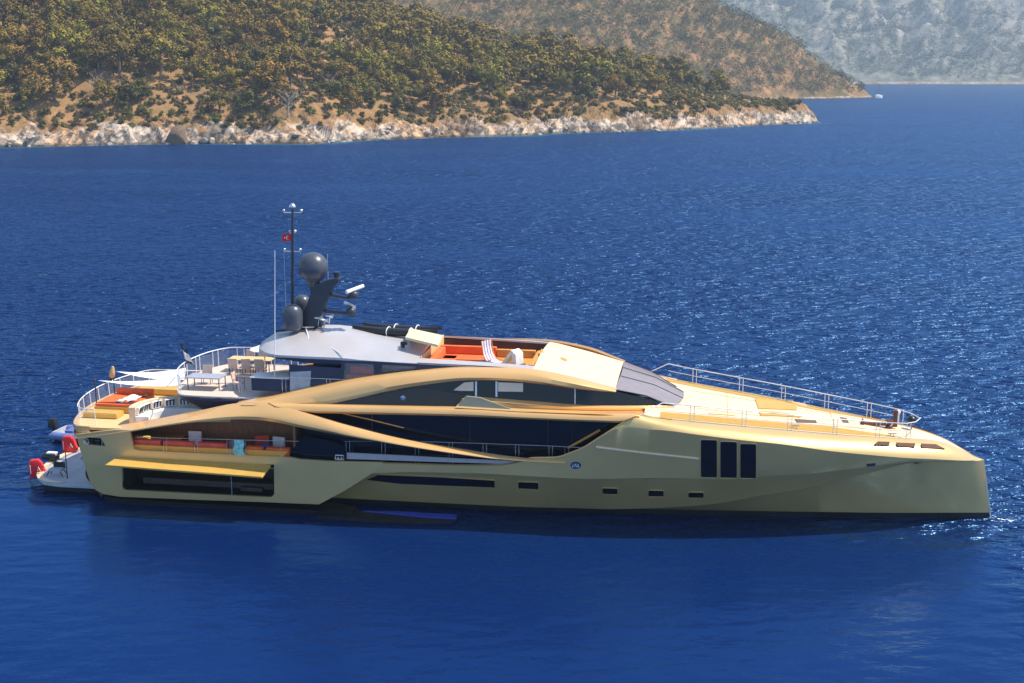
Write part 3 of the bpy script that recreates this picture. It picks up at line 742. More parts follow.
for r in range(13):
    row = []
    for i in range(NST):
        t = i/(NST - 1); u = U0 + (UE[r] - U0)*t; p = prof(u)[r]; row.append(Vector((u, p[0] if t < 1 else -0.015, p[1])))
    rows.append(row)
capi = [Vector((p.x, p.y + min(.10, -p.y*.5), p.z)) for p in rows[-1]]
capd = [Vector((p.x, p.y + min(.11, -p.y*.5), p.z - .5)) for p in rows[-1]]
mb = MB(); mb.loft(rows + [capi, capd], mi=[1, 1, 1] + [0]*11); mb.mirror()
hull = mb.build("hull", [hullgold, black], yacht, smooth=28)
me = hull.data; key = lambda p: (round(p[0], 3), round(abs(p[1]), 3), round(p[2], 3))
crs = [set(key(p) for p in rows[4] if p.x > 26), set(key(p) for p in rows[5] if p.x > 26), set(key(p) for p in rows[7] if p.x < 32), set(key(p) for p in rows[6] if p.x < 32)]
at_ = me.attributes.get('sharp_edge') or me.attributes.new('sharp_edge', 'BOOLEAN', 'EDGE')
for e in me.edges:
    a, b = (key(me.vertices[i].co) for i in e.vertices)
    if any(a in c and b in c for c in crs): at_.data[e.index].value = True
# aft outer hull side with the garage opening (both sides)
SV = lambda u, z: -5.22 + 0.05*max(0.0, 2.2 - z)
side = [(76.3, 434.5), (80, 449), (84, 463), (90, 482), (95, 489.5), (103, 494), (120, 496.7), (200, 500), (260, 502), (319, 504.4), (345, 490.5), (372, 473.5), (380, 468), (383, 462.6), (330, 461.2), (300, 459.4), (290, 457.4), (215, 454), (140, 450.6), (133.7, 449), (131.5, 440), (129.3, 430), (115, 430), (100, 431.5)]
garage = [(122, 466), (274, 464.5), (274.2, 494), (272, 497), (268, 497.2), (125, 490), (122.4, 488)]
fair = [(83.5, 437.3), (101, 438.2), (105.6, 446.4), (88, 444.6)]
mb = MB(); mb.panel(side, [garage, fair], SV, .16); 
outer = mb.build2("outer_hull_side", hullgold, yacht)
# diagonal end and underside closing the outer hull, dark sponson below with its pointed nose at the waterline
mb = MB()
a0, a1, a2 = pf(319, 504.4, SV), pf(345, 490.5, SV), pf(380, 468, SV)
for a, b in ((a0, a1), (a1, a2)): mb.quad(a, b, b + Vector((0, 1.7, 0)), a + Vector((0, 1.7, 0)))
mb.build2("outer_hull_end", hullgold, yacht)
mb = MB(); R1, R2, R3, R4 = [], [], [], []
for u, vo, zt_, vi in ((-.35, -4.95, .35, -3.4), (.5, -5.12, .32, -3.4), (4, -5.14, .29, -3.5), (9, -5.14, .27, -3.6), (12.6, -5.12, .26, -3.8), (13.6, -5.1, .24, -4.2)):
    R1.append((u, vi, zt_)); R2.append((u, vo, zt_)); R3.append((u, vo + .12, -.5)); R4.append((u, vi, -.6))
mb.loft([R1, R2, R3, R4], close=True, cap=True); mb.build2("sponson", black, yacht)
mb = MB(); mb.prism([pz(a, b, .15) for a, b in ((316, 508), (345, 509.5), (385, 513), (425, 517.3), (456, 519.2), (452, 521), (420, 521.5), (370, 519.5), (318, 516))], (0, 0, -.4)); mb.build2("sponson_nose", black, yacht)
# bottom edge boot line of hull at the stern and the transom
tr = []
for z, us, uc in ((3.88, -1.80, -3.05), (3.2, -1.6, -2.6), (2.0, -1.2, -1.9), (1.0, -.85, -1.4), (.34, -.5, -.95)):
    pts = [(us, -5.06, z), (us - .35*(us - uc)*1.0, -4.2, z), (lp(us, uc, .75), -2.4, z), (uc, 0, z), (lp(us, uc, .75), 2.4, z), (us - .35*(us - uc), 4.2, z), (us, 5.06, z)]
    tr.append(spline(pts, 25))
mb = MB(); mb.loft(tr); mb.build("transom", hullgold, yacht, smooth=40)
# garage: dark lined bay with its fold-up door held open
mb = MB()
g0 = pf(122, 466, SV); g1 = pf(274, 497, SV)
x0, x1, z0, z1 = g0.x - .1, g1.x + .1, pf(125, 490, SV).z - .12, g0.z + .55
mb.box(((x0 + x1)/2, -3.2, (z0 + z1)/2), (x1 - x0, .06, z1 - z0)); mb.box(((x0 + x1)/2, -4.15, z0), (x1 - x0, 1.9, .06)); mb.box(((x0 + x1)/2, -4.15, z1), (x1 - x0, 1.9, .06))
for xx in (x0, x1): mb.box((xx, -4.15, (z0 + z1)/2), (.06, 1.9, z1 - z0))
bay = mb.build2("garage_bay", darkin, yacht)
mb = MB(); mb.box(((x0 + x1)/2 + .2, -3.8, z0 + .42), (x1 - x0 - 1.2, 1.0, .34)); mb.box((x1 - 1.6, -4.3, z0 + .30), (1.2, .5, .22)); mb.build("garage_shelf", mat("dark_brown_crate", (0.05, 0.035, 0.028), .6, var=.3), bay, bevel=.04)
A, B = pf(117, 456.9, -5.25), pf(271, 465, -5.25); C, D = pf(262, 476.8, -6.55), pf(105, 464.7, -6.55)
mb = MB(); dn = Vector((0, .02, -.11))
mb.prism([A, B, C, D], dn); door = mb.build("garage_door", ochre, yacht, bevel=.03)
mb = MB()
for k in range(4):
    t = .1 + .27*k; p = A.lerp(B, t) + Vector((0, -.25, -.14)); mb.tube([p, p + Vector((0, .35, -.25))], .05, 6)
mb.build("door_hinge", steel, door)
mb = MB(); p = pf(231, 476, -5.35); mb.tube([p, (p.x, p.y, pf(231, 495, -5.3).z)], .018, 5); mb.build("door_stay", steel, yacht)
# main deck: floors, aft cockpit, side decks, saloon
mb = MB(); mb.box((4.4, 0, 2.42), (12.0, 9.9, .08)); mb.box((18.2, 0, 2.42), (15.6, 8.4, .08)); mb.build("main_deck", teak, yacht)
mb = MB(); mb.box((20.0, 0, 4.25), (18.0, 8.7, 3.3)); mb.build("saloon_glass", glass, yacht)
mb = MB()
for x, y0, y1 in ((372, 415, 441), (470, 418, 444), (548, 421, 446), (572, 421.5, 447)):
    a, b = pf(x, y0, -4.37), pf(x, y1, -4.37); mb = MB(); mb.tube([a, b], .022, 4); mb.build2("glass_joint", charcoal, bpy.data.objects['saloon_glass'])
mb = MB(); mb.tube([pf(568, 448, -4.5), pf(600, 430, -4.5)], .07, 6); mb.build2("side_stair", tan, yacht)
mb = MB(); mb.tube([pf(a, b, -4.45) for a, b in ((343, 413.5), (372, 420), (404, 428))], .035, 5); mb.build2("bronze_trim", gold, bpy.data.objects['saloon_glass'])
mb = MB()      # aft face of the saloon: dark brown panelled wall with curtains
mb.box((10.4, 0, 3.8), (.12, 9.0, 2.7)); mb.box((7.5, -2.2, 3.7), (5.8, .1, 2.5)); mb.box((3.0, -2.2, 3.3), (3.4, .1, 1.75)); mb.build("cockpit_wall", brown, yacht)
mb = MB()
for p in [[(283, 460.5), (304, 436), (330, 441), (345, 447), (345, 462), (300, 461)]]: mb.panel(p, [], -4.75, .08)
mb.build2("side_deck_glass", glass, yacht)
mb = MB(); mb.panel([(133.8, 449.5), (133, 445.4), (286, 452.4), (290, 446), (284, 457.2), (215, 454), (140, 450.6)][:0] or [(135, 450), (132.5, 444.6), (160, 446.0), (230, 449), (288, 451.5), (283, 457.2), (215, 454), (140, 450.6)], [], -5.02, .10)
mb.build2("inner_bulwark", mat("orange_varnish_panel", (.80, .34, .05), .45, var=.06), yacht)
mb = MB(); p0 = pf(134, 446.5, -4.75); p1 = pf(286, 452, -4.75)
for i, (xa, xb) in enumerate(((134, 162), (164, 195), (197, 228))):
    a = pf(xa, 440.5, -4.72); b = pf(xb, 443.5, -4.72); mb.box(((a.x + b.x)/2, -4.72, 3.36), (b.x - a.x - .05, .34, .52))
mb.box((lp(p0.x, p1.x, .3), -4.2, 2.85), ((p1.x - p0.x)*.6, .9, .3)); mb.build("cockpit_sofa", redc, yacht, bevel=.07, smooth=40)
mb = MB()
for i, (xa, xb) in enumerate(((246, 264), (266, 290))):
    a = pf(xa, 442, -4.72); b = pf(xb, 444, -4.72); mb.box(((a.x + b.x)/2, -4.72, 3.28), (b.x - a.x - .05, .34, .50))
mb.build("side_sofa", orange, yacht, bevel=.07, smooth=40)
def rail(name, top, posts, m=steel, mids=(), r=.017, rp=.013, parent=yacht):
    mb = MB(); mb.tube(top, r, 6)
    for q in mids: mb.tube(q, r*.6, 5)
    for a, b in posts: mb.tube([a, b], rp, 5)
    return mb.build(name, m, parent, smooth=60)
# cockpit handrail
tp = [pf(x, y, -5.13) for x, y in ((137, 437.3), (165, 438), (200, 438.8), (245, 440), (299, 441.3))]
ps = []
for x in (163.5, 166.5, 194.5, 197.5, 227, 230, 242.5, 245.5, 281):
    y = 437.3 + (x - 137)*.0247; a = pf(x, y, -5.13); b = pf(x, 450.3 + (x - 140)*.046, -5.13); ps.append((a, b))
rail("cockpit_handrail", tp, ps)
mb = MB(); a, b = pf(231, 440.5, -5.12), pf(242, 455, -5.12); mb.box(((a.x + b.x)/2, -5.10, (a.z + b.z)/2), (b.x - a.x, .03, a.z - b.z)); mb.build("boarding_gate", clearglass, yacht)
# gold sweep along the side: flat bulwark aft, one rolled blade forward
top = [(75.5, 431.5), (110, 426.5), (150, 419.8), (200, 410.3), (232, 403.8), (262, 402.4), (285, 407.5), (300, 411.3), (325, 419), (350, 426), (400, 438.3), (450, 447.2), (500, 455), (545, 459.8), (565, 461.6)]
bot = [(78, 439), (110, 434.6), (131, 431.6), (165, 426), (200, 421.6), (235, 419.4), (262, 420.4), (285, 424), (300, 427.5), (350, 437), (409, 446.8), (450, 453.2), (500, 459.6), (545, 462.6), (565, 463.4)]
NB = 90
VT_ = curve([(-3, -4.3), (7, -4.3), (10, -4.95), (12.5, -5.3), (17, -5.32), (21, -5.2), (26, -5.12)]); VB_ = curve([(-3, -5.27), (8, -5.27), (12, -5.50), (17, -5.52), (21, -5.38), (24, -5.26), (27, -5.22)])
vt = lambda u, z: VT_(u); vb = lambda u, z: VB_(u)
T = spline([pf(a, b, vt) for a, b in top], NB); Bm = spline([pf(a, b, vb) for a, b in bot], NB)
def mixrow(f, out): return [Vector((lp(a.x, b.x, f), lp(a.y, b.y, f) - out*min(1, (a - b).length/.5), lp(a.z, b.z, f))) for a, b in zip(T, Bm)]
inn = [p + Vector((0, .32*min(1, (a - p).length/.35), 0)) for a, p in zip(T, Bm)]
tin = [p + Vector((0, .26*min(1, (p - b).length/.35), -.05)) for p, b in zip(T, Bm)]
mb = MB(); mb.loft([tin, T, mixrow(.12, .08), mixrow(.28, .16), mixrow(.46, .22), mixrow(.62, .25), mixrow(.74, .24), mixrow(.755, .235), Bm, inn], close=True, cap=True); 
mb.build2("sweep_bulwark", gold, yacht, smooth=24)
# upper deck slab and its rolled gold edge
mb = MB(); mb.box((19.4, 0, 5.78), (18.6, 9.0, .16)); mb.build("upper_deck", gold, yacht)
HWN = curve([(8, 4.55), (22, 4.5), (25, 4.25), (27, 3.7), (28.5, 3.1), (30.2, 2.15), (31, 1.8)])
vw = lambda u, z: -HWN(u) + (z - 5.95)*.20
NE = 70
e_top = spline([pf(a, b, -4.72) for a, b in ((268, 402.6), (300, 403.6), (327, 404.3), (420, 406.3), (466, 407.3), (514, 410.2), (560, 412.2), (600, 413.6), (636, 414.2))], NE)
e_bot = spline([pf(a, b, -4.92) for a, b in ((296, 411), (310, 412.5), (327, 413.3), (420, 415.2), (470, 416.6), (540, 419.7), (598, 422), (622, 422.3), (634, 416.5))], NE)
mid1 = [a.lerp(b, .3) + Vector((0, -.18, 0)) for a, b in zip(e_top, e_bot)]; mid2 = [a.lerp(b, .7) + Vector((0, -.17, 0)) for a, b in zip(e_top, e_bot)]
mb = MB(); mb.loft([[p + Vector((0, .5, -.02)) for p in e_top], e_top, mid1, mid2, e_bot, [p + Vector((0, .55, .02)) for p in e_bot]], close=True, cap=True); 
mb.build2("upper_deck_edge", gold, yacht, smooth=45)
# gold shoulder panel between the upper windows and the deck edge, two ridges
NP = 50
r1 = spline([pf(a, b, vw) for a, b in ((466, 395.7), (514, 399.7), (540, 401.6), (573, 404.4), (606, 405.6), (640, 405.6), (672, 405.6))], NP)
r2 = spline([pf(a, b, lambda u, z: vw(u, z) - .22) for a, b in ((462, 399), (514, 403.4), (540, 405.3), (573, 407.4), (606, 408.4), (640, 408.4), (676, 408.4))], NP)
r3 = spline([pf(a, b, lambda u, z: vw(u, z) - .14) for a, b in ((459, 403), (514, 406.8), (540, 408.6), (573, 410.2), (606, 410.8), (640, 411), (676, 412.5))], NP)
r4 = spline([pf(a, b, lambda u, z: -4.84 + max(0, u - 27.5)*.2) for a, b in ((455, 407.6), (514, 411.2), (540, 412.2), (573, 413.4), (606, 414.6), (640, 416.5), (672, 419.3))], NP)
mb = MB(); mb.loft([r1, r2, r3, r4]); mb.build2("shoulder_panel", gold, yacht, smooth=40)
mb = MB(); mb.panel([(466.5, 396.2), (480, 397.6), (510, 408.5), (513, 411), (456, 407.4)], [], lambda u, z: vw(u, z) - .28, .12); mb.build2("beige_side_panel", mat("beige_panel_paint", (.46, .38, .24), .5, .1, var=.05), yacht)
# upper windows
win = [(329, 404.2), (352, 399), (400, 389.5), (420, 385.5), (444, 381.5), (488, 379.5), (532, 382), (573, 387.6), (614, 391), (645, 398), (673, 405.3), (673, 406.5), (606, 406.3), (573, 405.2), (514, 400.6), (466.5, 396.4), (455, 408.2), (420, 407), (329, 405)]
mb = MB(); mb.panel(win, [], vw, .10, grid=.8); upw = mb.build2("upper_window_band", glass, yacht, smooth=30)
mb = MB(); mb.panel([(336, 404.3), (352, 400.6), (400, 391), (420, 387.6), (439, 390.5), (464, 396.2), (454, 406.6), (420, 405.6)], [], lambda u, z: vw(u, z) - .015, .05, grid=.8); fs = mb.build2("smoked_side_panel", mat("smoked_black_panel", (.030, .024, .020), .35, var=.1), upw)
mb = MB(); p = pf(403, 398, lambda u, z: vw(u, z) - .05); mb.lathe([(.01, -.03), (.13, -.02), (.15, .02)], p, 14, axis='y'); mb.build("round_lamp", steel, upw)
for nm, q in (("blind_window", [(453.5, 390.3), (464, 382.6), (473.5, 381.8), (473.5, 391), (461, 390.8)]), ("blind_window", [(498, 382.3), (523, 383.3), (523, 391.8), (498, 391.5)])):
    mb = MB(); mb.panel(q, [], lambda u, z: vw(u, z) - .02, .05); mb.build2(nm, mat("lit_beige_blind", (.85, .64, .47), .7, var=.05), upw)
mb = MB()
for xp in (476, 496.4): mb.panel([(xp - .9, 381.5), (xp + .9, 381.5), (xp + .9, 397), (xp - .9, 396.5)], [], lambda u, z: vw(u, z) - .03, .06)
for xp in (575,): mb.panel([(xp - .4, 389), (xp + .4, 389), (xp + .4, 404), (xp - .4, 404)], [], lambda u, z: vw(u, z) - .012, .04)
mb.build2("window_mullion", whitem, upw)
# the arch over the upper windows
NA = 80
ta = [(236, 403.8), (255, 400), (272, 397.3), (308, 389.5), (352, 380.4), (400, 373.6), (440, 369.6), (466, 368.4), (510, 369.8), (540, 373.2), (575, 380.5), (600, 387), (616, 391)]
ba = [(262, 404.4), (272, 404.6), (300, 405.4), (329, 403.8), (352, 399.3), (400, 388.8), (444, 382.2), (470, 380.3), (505, 380.6), (540, 384), (573, 388.8), (600, 391.3), (616, 392.2)]
T2 = spline([pf(a, b, lambda u, z: vw(u, z) + .30 - .42*max(0, min(1, (u - 21)/4))) for a, b in ta], NA); B2 = spline([pf(a, b, lambda u, z: vw(u, z) - .10) for a, b in ba], NA)
mA = [a.lerp(b, .3) + Vector((0, -.22*min(1, (a - b).length/.4), 0)) for a, b in zip(T2, B2)]; mB_ = [a.lerp(b, .72) + Vector((0, -.20*min(1, (a - b).length/.4), 0)) for a, b in zip(T2, B2)]
mb = MB(); mb.loft([[p + Vector((0, .55, .03)) for p in T2], T2, mA, mB_, B2, [p + Vector((0, .3, 0)) for p in B2]], close=True, cap=True); 
mb.build2("upper_arch", gold, yacht, smooth=45)
# wheelhouse side under the hardtop, with openings
ve = -3.52
wall = [(289, 364.5), (311, 366.5), (341, 368), (341, 360.5), (375, 361.5), (430, 365), (480, 367.5), (528, 371), (510, 371.5), (440, 372), (400, 376), (352, 383), (312, 392), (289, 397)]
w1 = [(345.5, 362.8), (373.6, 364), (374.5, 379), (368, 381.3), (343.5, 385.5)][:0] or [(344.5, 363), (373.5, 364), (374.4, 377.5), (369, 379.4), (343, 384)]
w2 = [(381.5, 364.6), (416, 366.6), (415, 369), (381, 372.8)]
mb = MB(); mb.panel(wall, [w1, w2], ve, .08); whs = mb.build2("wheelhouse_side", navy, yacht)
for q in (w1, w2):
    mb = MB(); mb.panel(q, [], ve + .03, .02); mb.build2("wheelhouse_window", clearglass, whs)
mb = MB(); mb.panel([(290, 372), (311, 371), (310, 386.5), (290, 391)], [], ve - .03, .02); mb.build2("frosted_screen", mat("frosted_grey_screen", (.42, .46, .50), .4, var=.08), yacht)
mb = MB(); mb.box((13.5, 0, 6.5), (6.0, .8, .9)); mb.box((15.7, 0, 7.1), (.2, 6.2, 1.7)); mb.build("wheelhouse_bulkhead", mat("grey_green_bulkhead", (.07, .09, .07), .6, var=.15), yacht)
mb = MB(); a = pf(360, 376, -2.6); mb.box((a.x, -2.9, a.z - .05), (1.3, .7, .45)); mb.box((a.x + .2, -2.5, a.z + .25), (1.5, .25, .7)); mb.build("helm_sofa", mat("red_leather", (.72, .08, .06), .5, var=.1), yacht, bevel=.06)
mb = MB(); mb.box((11.0, 1.0, 6.9), (1.4, 3.2, 1.9)); mb.build("bar_cabinet", navy, yacht)
# hardtop, flybridge coamings and the gold cowl in front
ZE = pxcurve([(264, 356), (277, 355), (304, 356.3), (341.7, 358), (365, 360.4), (430, 364), (480, 366.5), (531, 370), (560, 376.5), (590, 384.2), (616, 391)], -3.5)
WH = curve([(7.2, .35), (7.5, 1.5), (8.0, 2.4), (8.6, 3.1), (9.3, 3.5), (23, 3.5), (27.3, 3.3)])
CR = curve([(7.2, .1), (8, .45), (9.5, .72), (11, .85), (13, .66), (16.9, .42), (23, .20), (27.3, .14)])
def roofrow(u, lo=-1, hi=1, n=15, inset=0.0):
    z = ZE(max(u, 9.3)) - (.18 if u < 8 else 0)*(8 - u)/.8; w_ = WH(u); c_ = CR(u); out = []
    for k in range(n):
        q = lo + (hi - lo)*k/(n - 1); out.append(Vector((u, q*w_, z + c_*(1 - abs(q)**2.2))))
    return out
def slab(name, us, m, lo=-1, hi=1, th=.12, n=15, mirror=False):
    mb = MB(); top_ = [roofrow(u, lo, hi, n) for u in us]; o = [[p + Vector((0, 0, -th)) for p in r] for r in top_]
    mb.loft(top_); mb.loft(o)
    for e in (0, -1):
        mb.loft([[r[e] for r in top_], [r[e] for r in o]]); mb.loft([top_[e], o[e]])
    return (mb.build2 if mirror else mb.build)(name, m, yacht, smooth=35)
us = [7.2, 7.35, 7.6, 8.0, 8.4, 8.8, 9.3] + [9.3 + (16.9 - 9.3)*k/12 for k in range(1, 13)]
hardtop = slab("hardtop", us, silver)
usw = [16.9 + (23.0 - 16.9)*k/10 for k in range(11)]
slab("flybridge_coaming", usw, silver, -1, -.82, .10, 3, True)
usc = [23.0 + (27.25 - 23.0)*k/14 for k in range(15)]
cowl = slab("front_cowl", usc, cream, -1, 1, .10, 17)
mb = MB()      # underside of hardtop: dark lining with fascia
for sgn in (-1, 1):
    mb.loft([[Vector((u, sgn*(WH(u) - .05), ZE(max(u, 9.3)) - .10)) for u in us[2:]], [Vector((u, sgn*(WH(u) - .10), ZE(max(u, 9.3)) - (.14 + .24*min(1, max(0, (u - 8)/3)))) ) for u in us[2:]], [Vector((u, sgn*.01, ZE(max(u, 9.3)) - .20)) for u in us[2:]]])
mb.build("hardtop_lining", navy, yacht)
mb = MB()
c0 = pf(307, 329, 0.0)
mb.tube([pf(276.5, 331.5, -.6) + Vector((0, 0, .03)), pf(305, 329, -.6) + Vector((0, 0, .03))], .07, 6); mb.tube([pf(309, 331, -.5), pf(320, 325, -.3)], .06, 6); mb.tube([pf(311, 332, -.6), pf(331, 331.5, -.6)], .06, 6)
mb.build("roof_rack_bar", blackr, hardtop, smooth=60)
mb = MB(); mb.tube([pf(306, 328.5, -.7), pf(309, 340, -2.0)], .035, 5); mb.tube([pf(314, 336, -1.4), pf(343.5, 356, -3.5)], .035, 5); mb.build("roof_trim_line", whitem, hardtop)
mb = MB(); mb.panel([(23.0, 7.2), (23.05, 7.2), (23.05, 7.95), (23.0, 7.95)], [], -2.9, 5.8, px=False); mb.box((20.0, 0, 7.17), (6.2, 5.8, .06)); mb.box((16.95, 0, 7.75), (.06, 5.7, 1.1))
well = mb.build("flybridge_well", teakpale, yacht)
mb = MB(); q0 = [Vector((u, 2.86, ZE(u) - .02)) for u in usw]; q1 = [Vector((u, 2.80, 7.2)) for u in usw]; mb.loft([q0, q1, [p + Vector((0, .04, 0)) for p in q1]]); q2 = [p*1 for p in q0]
mb.loft([q0, [Vector((u, 3.52, ZE(u) + .03)) for u in usw]]); 
mb.build2("coaming_lining", maroon, well)
# flybridge sofas
mb = MB(); mb.box((18.7, 1.35, 7.72), (3.2, .32, .62)); mb.box((18.7, .6, 7.44), (3.2, 1.2, .26)); mb.box((17.3, -.6, 7.72), (.36, 3.2, .62)); mb.box((17.8, -.6, 7.44), (.9, 3.0, .26))
fs1 = mb.build("flybridge_sofa", orange, yacht, bevel=.08, smooth=40)
mb = MB(); mb.box((21.4, 1.35, 7.60), (2.2, .30, .62)); mb.box((21.4, .7, 7.36), (2.2, 1.0, .24)); mb.box((22.72, -.4, 7.58), (.30, 3.6, .66)); mb.box((22.2, -.4, 7.36), (.8, 3.4, .22)); mb.build("flybridge_sofa", tan, yacht, bevel=.08, smooth=40)
mb = MB(); mb.box((20.0, -.9, 7.45), (.6, .9, .5)); mb.box((22.0, -1.3, 7.45), (.5, .8, .45)); mb.build("flybridge_cabinet", navy, yacht, bevel=.03)
# ochre sunken step in the cowl
mb = MB(); q = [pz(x, y, 7.62) for x, y in ((541, 358.5), (567, 363.5), (566.5, 365.5), (541, 361.5))]
mb.prism([Vector((p.x, p.y, ZE(p.x) + CR(p.x)*(1 - abs(p.y/3.4)**2.2) + .015)) for p in q], (0, 0, -.04)); mb.build("cowl_step", tan, cowl)
# windscreen
NWS = 21
tw = spline([(27.2, -3.28, ZE(27.2) - .01), (27.3, -1.8, ZE(27.2) + .12), (27.35, 0, ZE(27.2) + .17), (27.3, 1.8, ZE(27.2) + .12), (27.2, 3.28, ZE(27.2) - .01)], NWS)
bw = spline([(30.2, -2.15, 5.92), (30.6, -1.0, 6.0), (30.7, 0, 6.02), (30.6, 1.0, 6.0), (30.2, 2.15, 5.92)], NWS)
mw = [a.lerp(b, .5) + Vector((.1, 0, .14)) for a, b in zip(tw, bw)]
mb = MB(); mb.loft([tw, mw, bw]); ws = mb.build("windscreen", windscreen_m, yacht, smooth=60)
mb = MB()
for k in (0, 7, 13, 20): mb.tube([p + Vector((.02, 0, .02)) for p in (tw[k], mw[k], bw[k])], .018, 5)
mb.build("windscreen_seam", charcoal, ws)
# foredeck
ND = 60
def deckrow(f, dz=0.0, inset=.08):
    out = []
    for i in range(ND):
        u = 28.8 + (45.6 - 28.8)*i/(ND - 1); h = max(HT(u) - inset - .3*max(0, 30 - u), .02); out.append(Vector((u, f*h, ZT(u) - .03 + dz + .16*min(1, h/2)*(1 - f*f))))
    return out
mb = MB(); mb.loft([deckrow(f) for f in (-1, -.8, -.6, -.35, 0, .35, .6, .8, 1)]); fd = mb.build("foredeck", cream, yacht, smooth=60)
mb = MB()
for sgn in (-1, 1):
    A_, B_ = [], []
    for i in range(50):
        u = 29.6 + (41.8 - 29.6)*i/49; ht = HT(u) - .08; wd = .85*min(1, (42.2 - u)/4)
        for L, o in ((A_, .16), (B_, .16 + wd)):
            v = max(ht - o, .05); f = v/ht; L.append(Vector((u, sgn*v, ZT(u) - .03 + .012 + .16*min(1, ht/2)*(1 - f*f))))
    mb.loft([A_, B_])
mb.build("teak_walkway", teak, fd)
def deck_z(u, v): h = max(HT(u) - .08, .02); return ZT(u) - .03 + .16*min(1, h/2)*(1 - min(1, abs(v)/h)**2)
def on_deck_uv(u, v): return Vector((u, v, deck_z(u, v)))
def on_deck(px, py):
    z = 5.5
    for _ in range(8): p = pz(px, py, z); z = deck_z(p.x, p.y)
    return Vector((p.x, p.y, z))
def deckpatch(name, q, m, h=.06, parent=fd):
    mb = MB(); mb.prism([on_deck(*a) + Vector((0, 0, h)) for a in q], (0, 0, -h - .03)); return mb.build(name, m, parent, bevel=.015)
deckpatch("deck_hatch", [(754.8, 399.3), (780, 402), (798, 406), (796.5, 410.5), (758.5, 409)], ochre)
deckpatch("deck_hatch", [(759, 411.5), (780, 413), (803, 416.5), (800, 417.8), (760.5, 415.6)], ochre)
deckpatch("deck_skylight", [(794.5, 419.2), (816, 420.6), (817, 423.2), (796.5, 422.6)], brownslot, .03)
deckpatch("deck_skylight", [(839.5, 417.4), (846.5, 418.2), (849, 423), (843, 422.5)], brownslot, .03)
deckpatch("deck_groove", [(708, 413.3), (735, 415.2), (735, 416), (708, 414.2)], tan, .015)
deckpatch("deck_panel", [(785, 400.8), (805, 404), (808, 406.5), (800, 405.5)], teakpale, .03)
mb = MB()
for f in (-.45, .45): mb.tube([on_deck_uv(u, f*(HT(u) - .08)) + Vector((0, 0, .004)) for u in [31 + 9*k/20 for k in range(21)]], .012, 4)
for u in (33, 38.5): mb.tube([on_deck_uv(u, f*(HT(u) - .3)) + Vector((0, 0, .004)) for f in [-1 + 2*k/14 for k in range(15)]], .012, 4)
mb.build("deck_joint", tan, fd)
for u, v in ((36.4, -2.55), (36.4, 2.55), (41.4, -1.35), (41.4, 1.35)):
    mb = MB(); p = on_deck_uv(u, v); mb.tube([p + Vector((-.22, 0, .14)), p + Vector((.22, 0, .14))], .035, 6); mb.tube([p + Vector((-.08, 0, 0)), p + Vector((-.08, 0, .14))], .03, 5); mb.tube([p + Vector((.08, 0, 0)), p + Vector((.08, 0, .14))], .03, 5); mb.build("cleat", steel, fd)
# slots in the shoulder near the bow
def on_sh(u, z): return hull_v(u, z) - .012
for q in ([(873, 445.7), (878, 442.2), (889.5, 442.6), (889, 446.2)], [(896, 443.3), (915, 444), (914.5, 447.9), (897, 447)], [(921, 444.2), (936, 445), (944.5, 449.4), (921.5, 448.4)]):
    mb = MB(); mb.prism([pf(a, b, on_sh) + Vector((0, -.03, .055)) for a, b in q], (0, .03, -.2)); mb.build2("shoulder_skylight", MATS.get('matt_brown_cover') or mat('matt_brown_cover', (.15, .085, .06), .85, spec=.1, var=.1), hull)
# rail round the foredeck
def rz(u): return ZT(u)
rt = []
for i in range(30):
    u = 29.7 + (42.0 - 29.7)*i/29; rt.append(Vector((u, -(HT(u) - .02), rz(u) + .80)))
near = [Vector((28.6, -HT(28.6) + .05, rz(28.6) + .02))] + rt; bowarc = [Vector((42.6, -.85, rz(42.6) + .82)), Vector((42.95, 0, rz(43) + .84)), Vector((42.6, .85, rz(42.6) + .82))]
topr = near + bowarc + [Vector((p.x, -p.y, p.z)) for p in reversed(near)]
posts = []
for u in (31.2, 33.8, 36.1, 38.4, 40.6, 42.2):
    for du in (-.1, .1):
        for sgn in (-1, 1): posts.append((Vector((u + du, sgn*(HT(u + du) - .02), rz(u) - .02)), Vector((u + du, sgn*(HT(u + du) - .02), rz(u) + .80))))
mids = [[Vector((p.x, s_*p.y, p.z - .40)) for p in rt] for s_ in (1, -1)]
rail("foredeck_handrail", topr, posts, whitem, mids, .026, .02)
# windlass, bow searchlight
def dz_(u, v): return Vector((u, v, deck_z(u, v)))
mb = MB(); b0 = dz_(41.1, -.1); mb.box(b0 + Vector((-.5, 0, .16)), (1.3, .26, .14)); mb.lathe([(.2, 0), (.2, .1), (.12, .14), (.12, .3), (.2, .34), (.2, .4)], b0 + Vector((.3, 0, 0)), 14); mb.box(b0 + Vector((.6, .1, .45)), (.22, .16, .9)); mb.box(b0 + Vector((-1.05, 0, .18)), (.08, .5, .36)); mb.build("anchor_windlass", mat("red_brown_varnish", (.16, .05, .03), .4, var=.2), fd, bevel=.02, smooth=40)
mb = MB(); b0 = dz_(42.6, .4); mb.tube([b0, b0 + Vector((0, 0, .35))], .04); mb.ball(b0 + Vector((0, 0, .5)), .24); mb.build("searchlight", blackr, fd, smooth=180)
mb = MB(); b0 = dz_(41.9, .5); mb.tube([b0, b0 + Vector((0, 0, .7))], .03); mb.ball(b0 + Vector((0, 0, .8)), .13); mb.build("bow_light", whitem, fd, smooth=180)
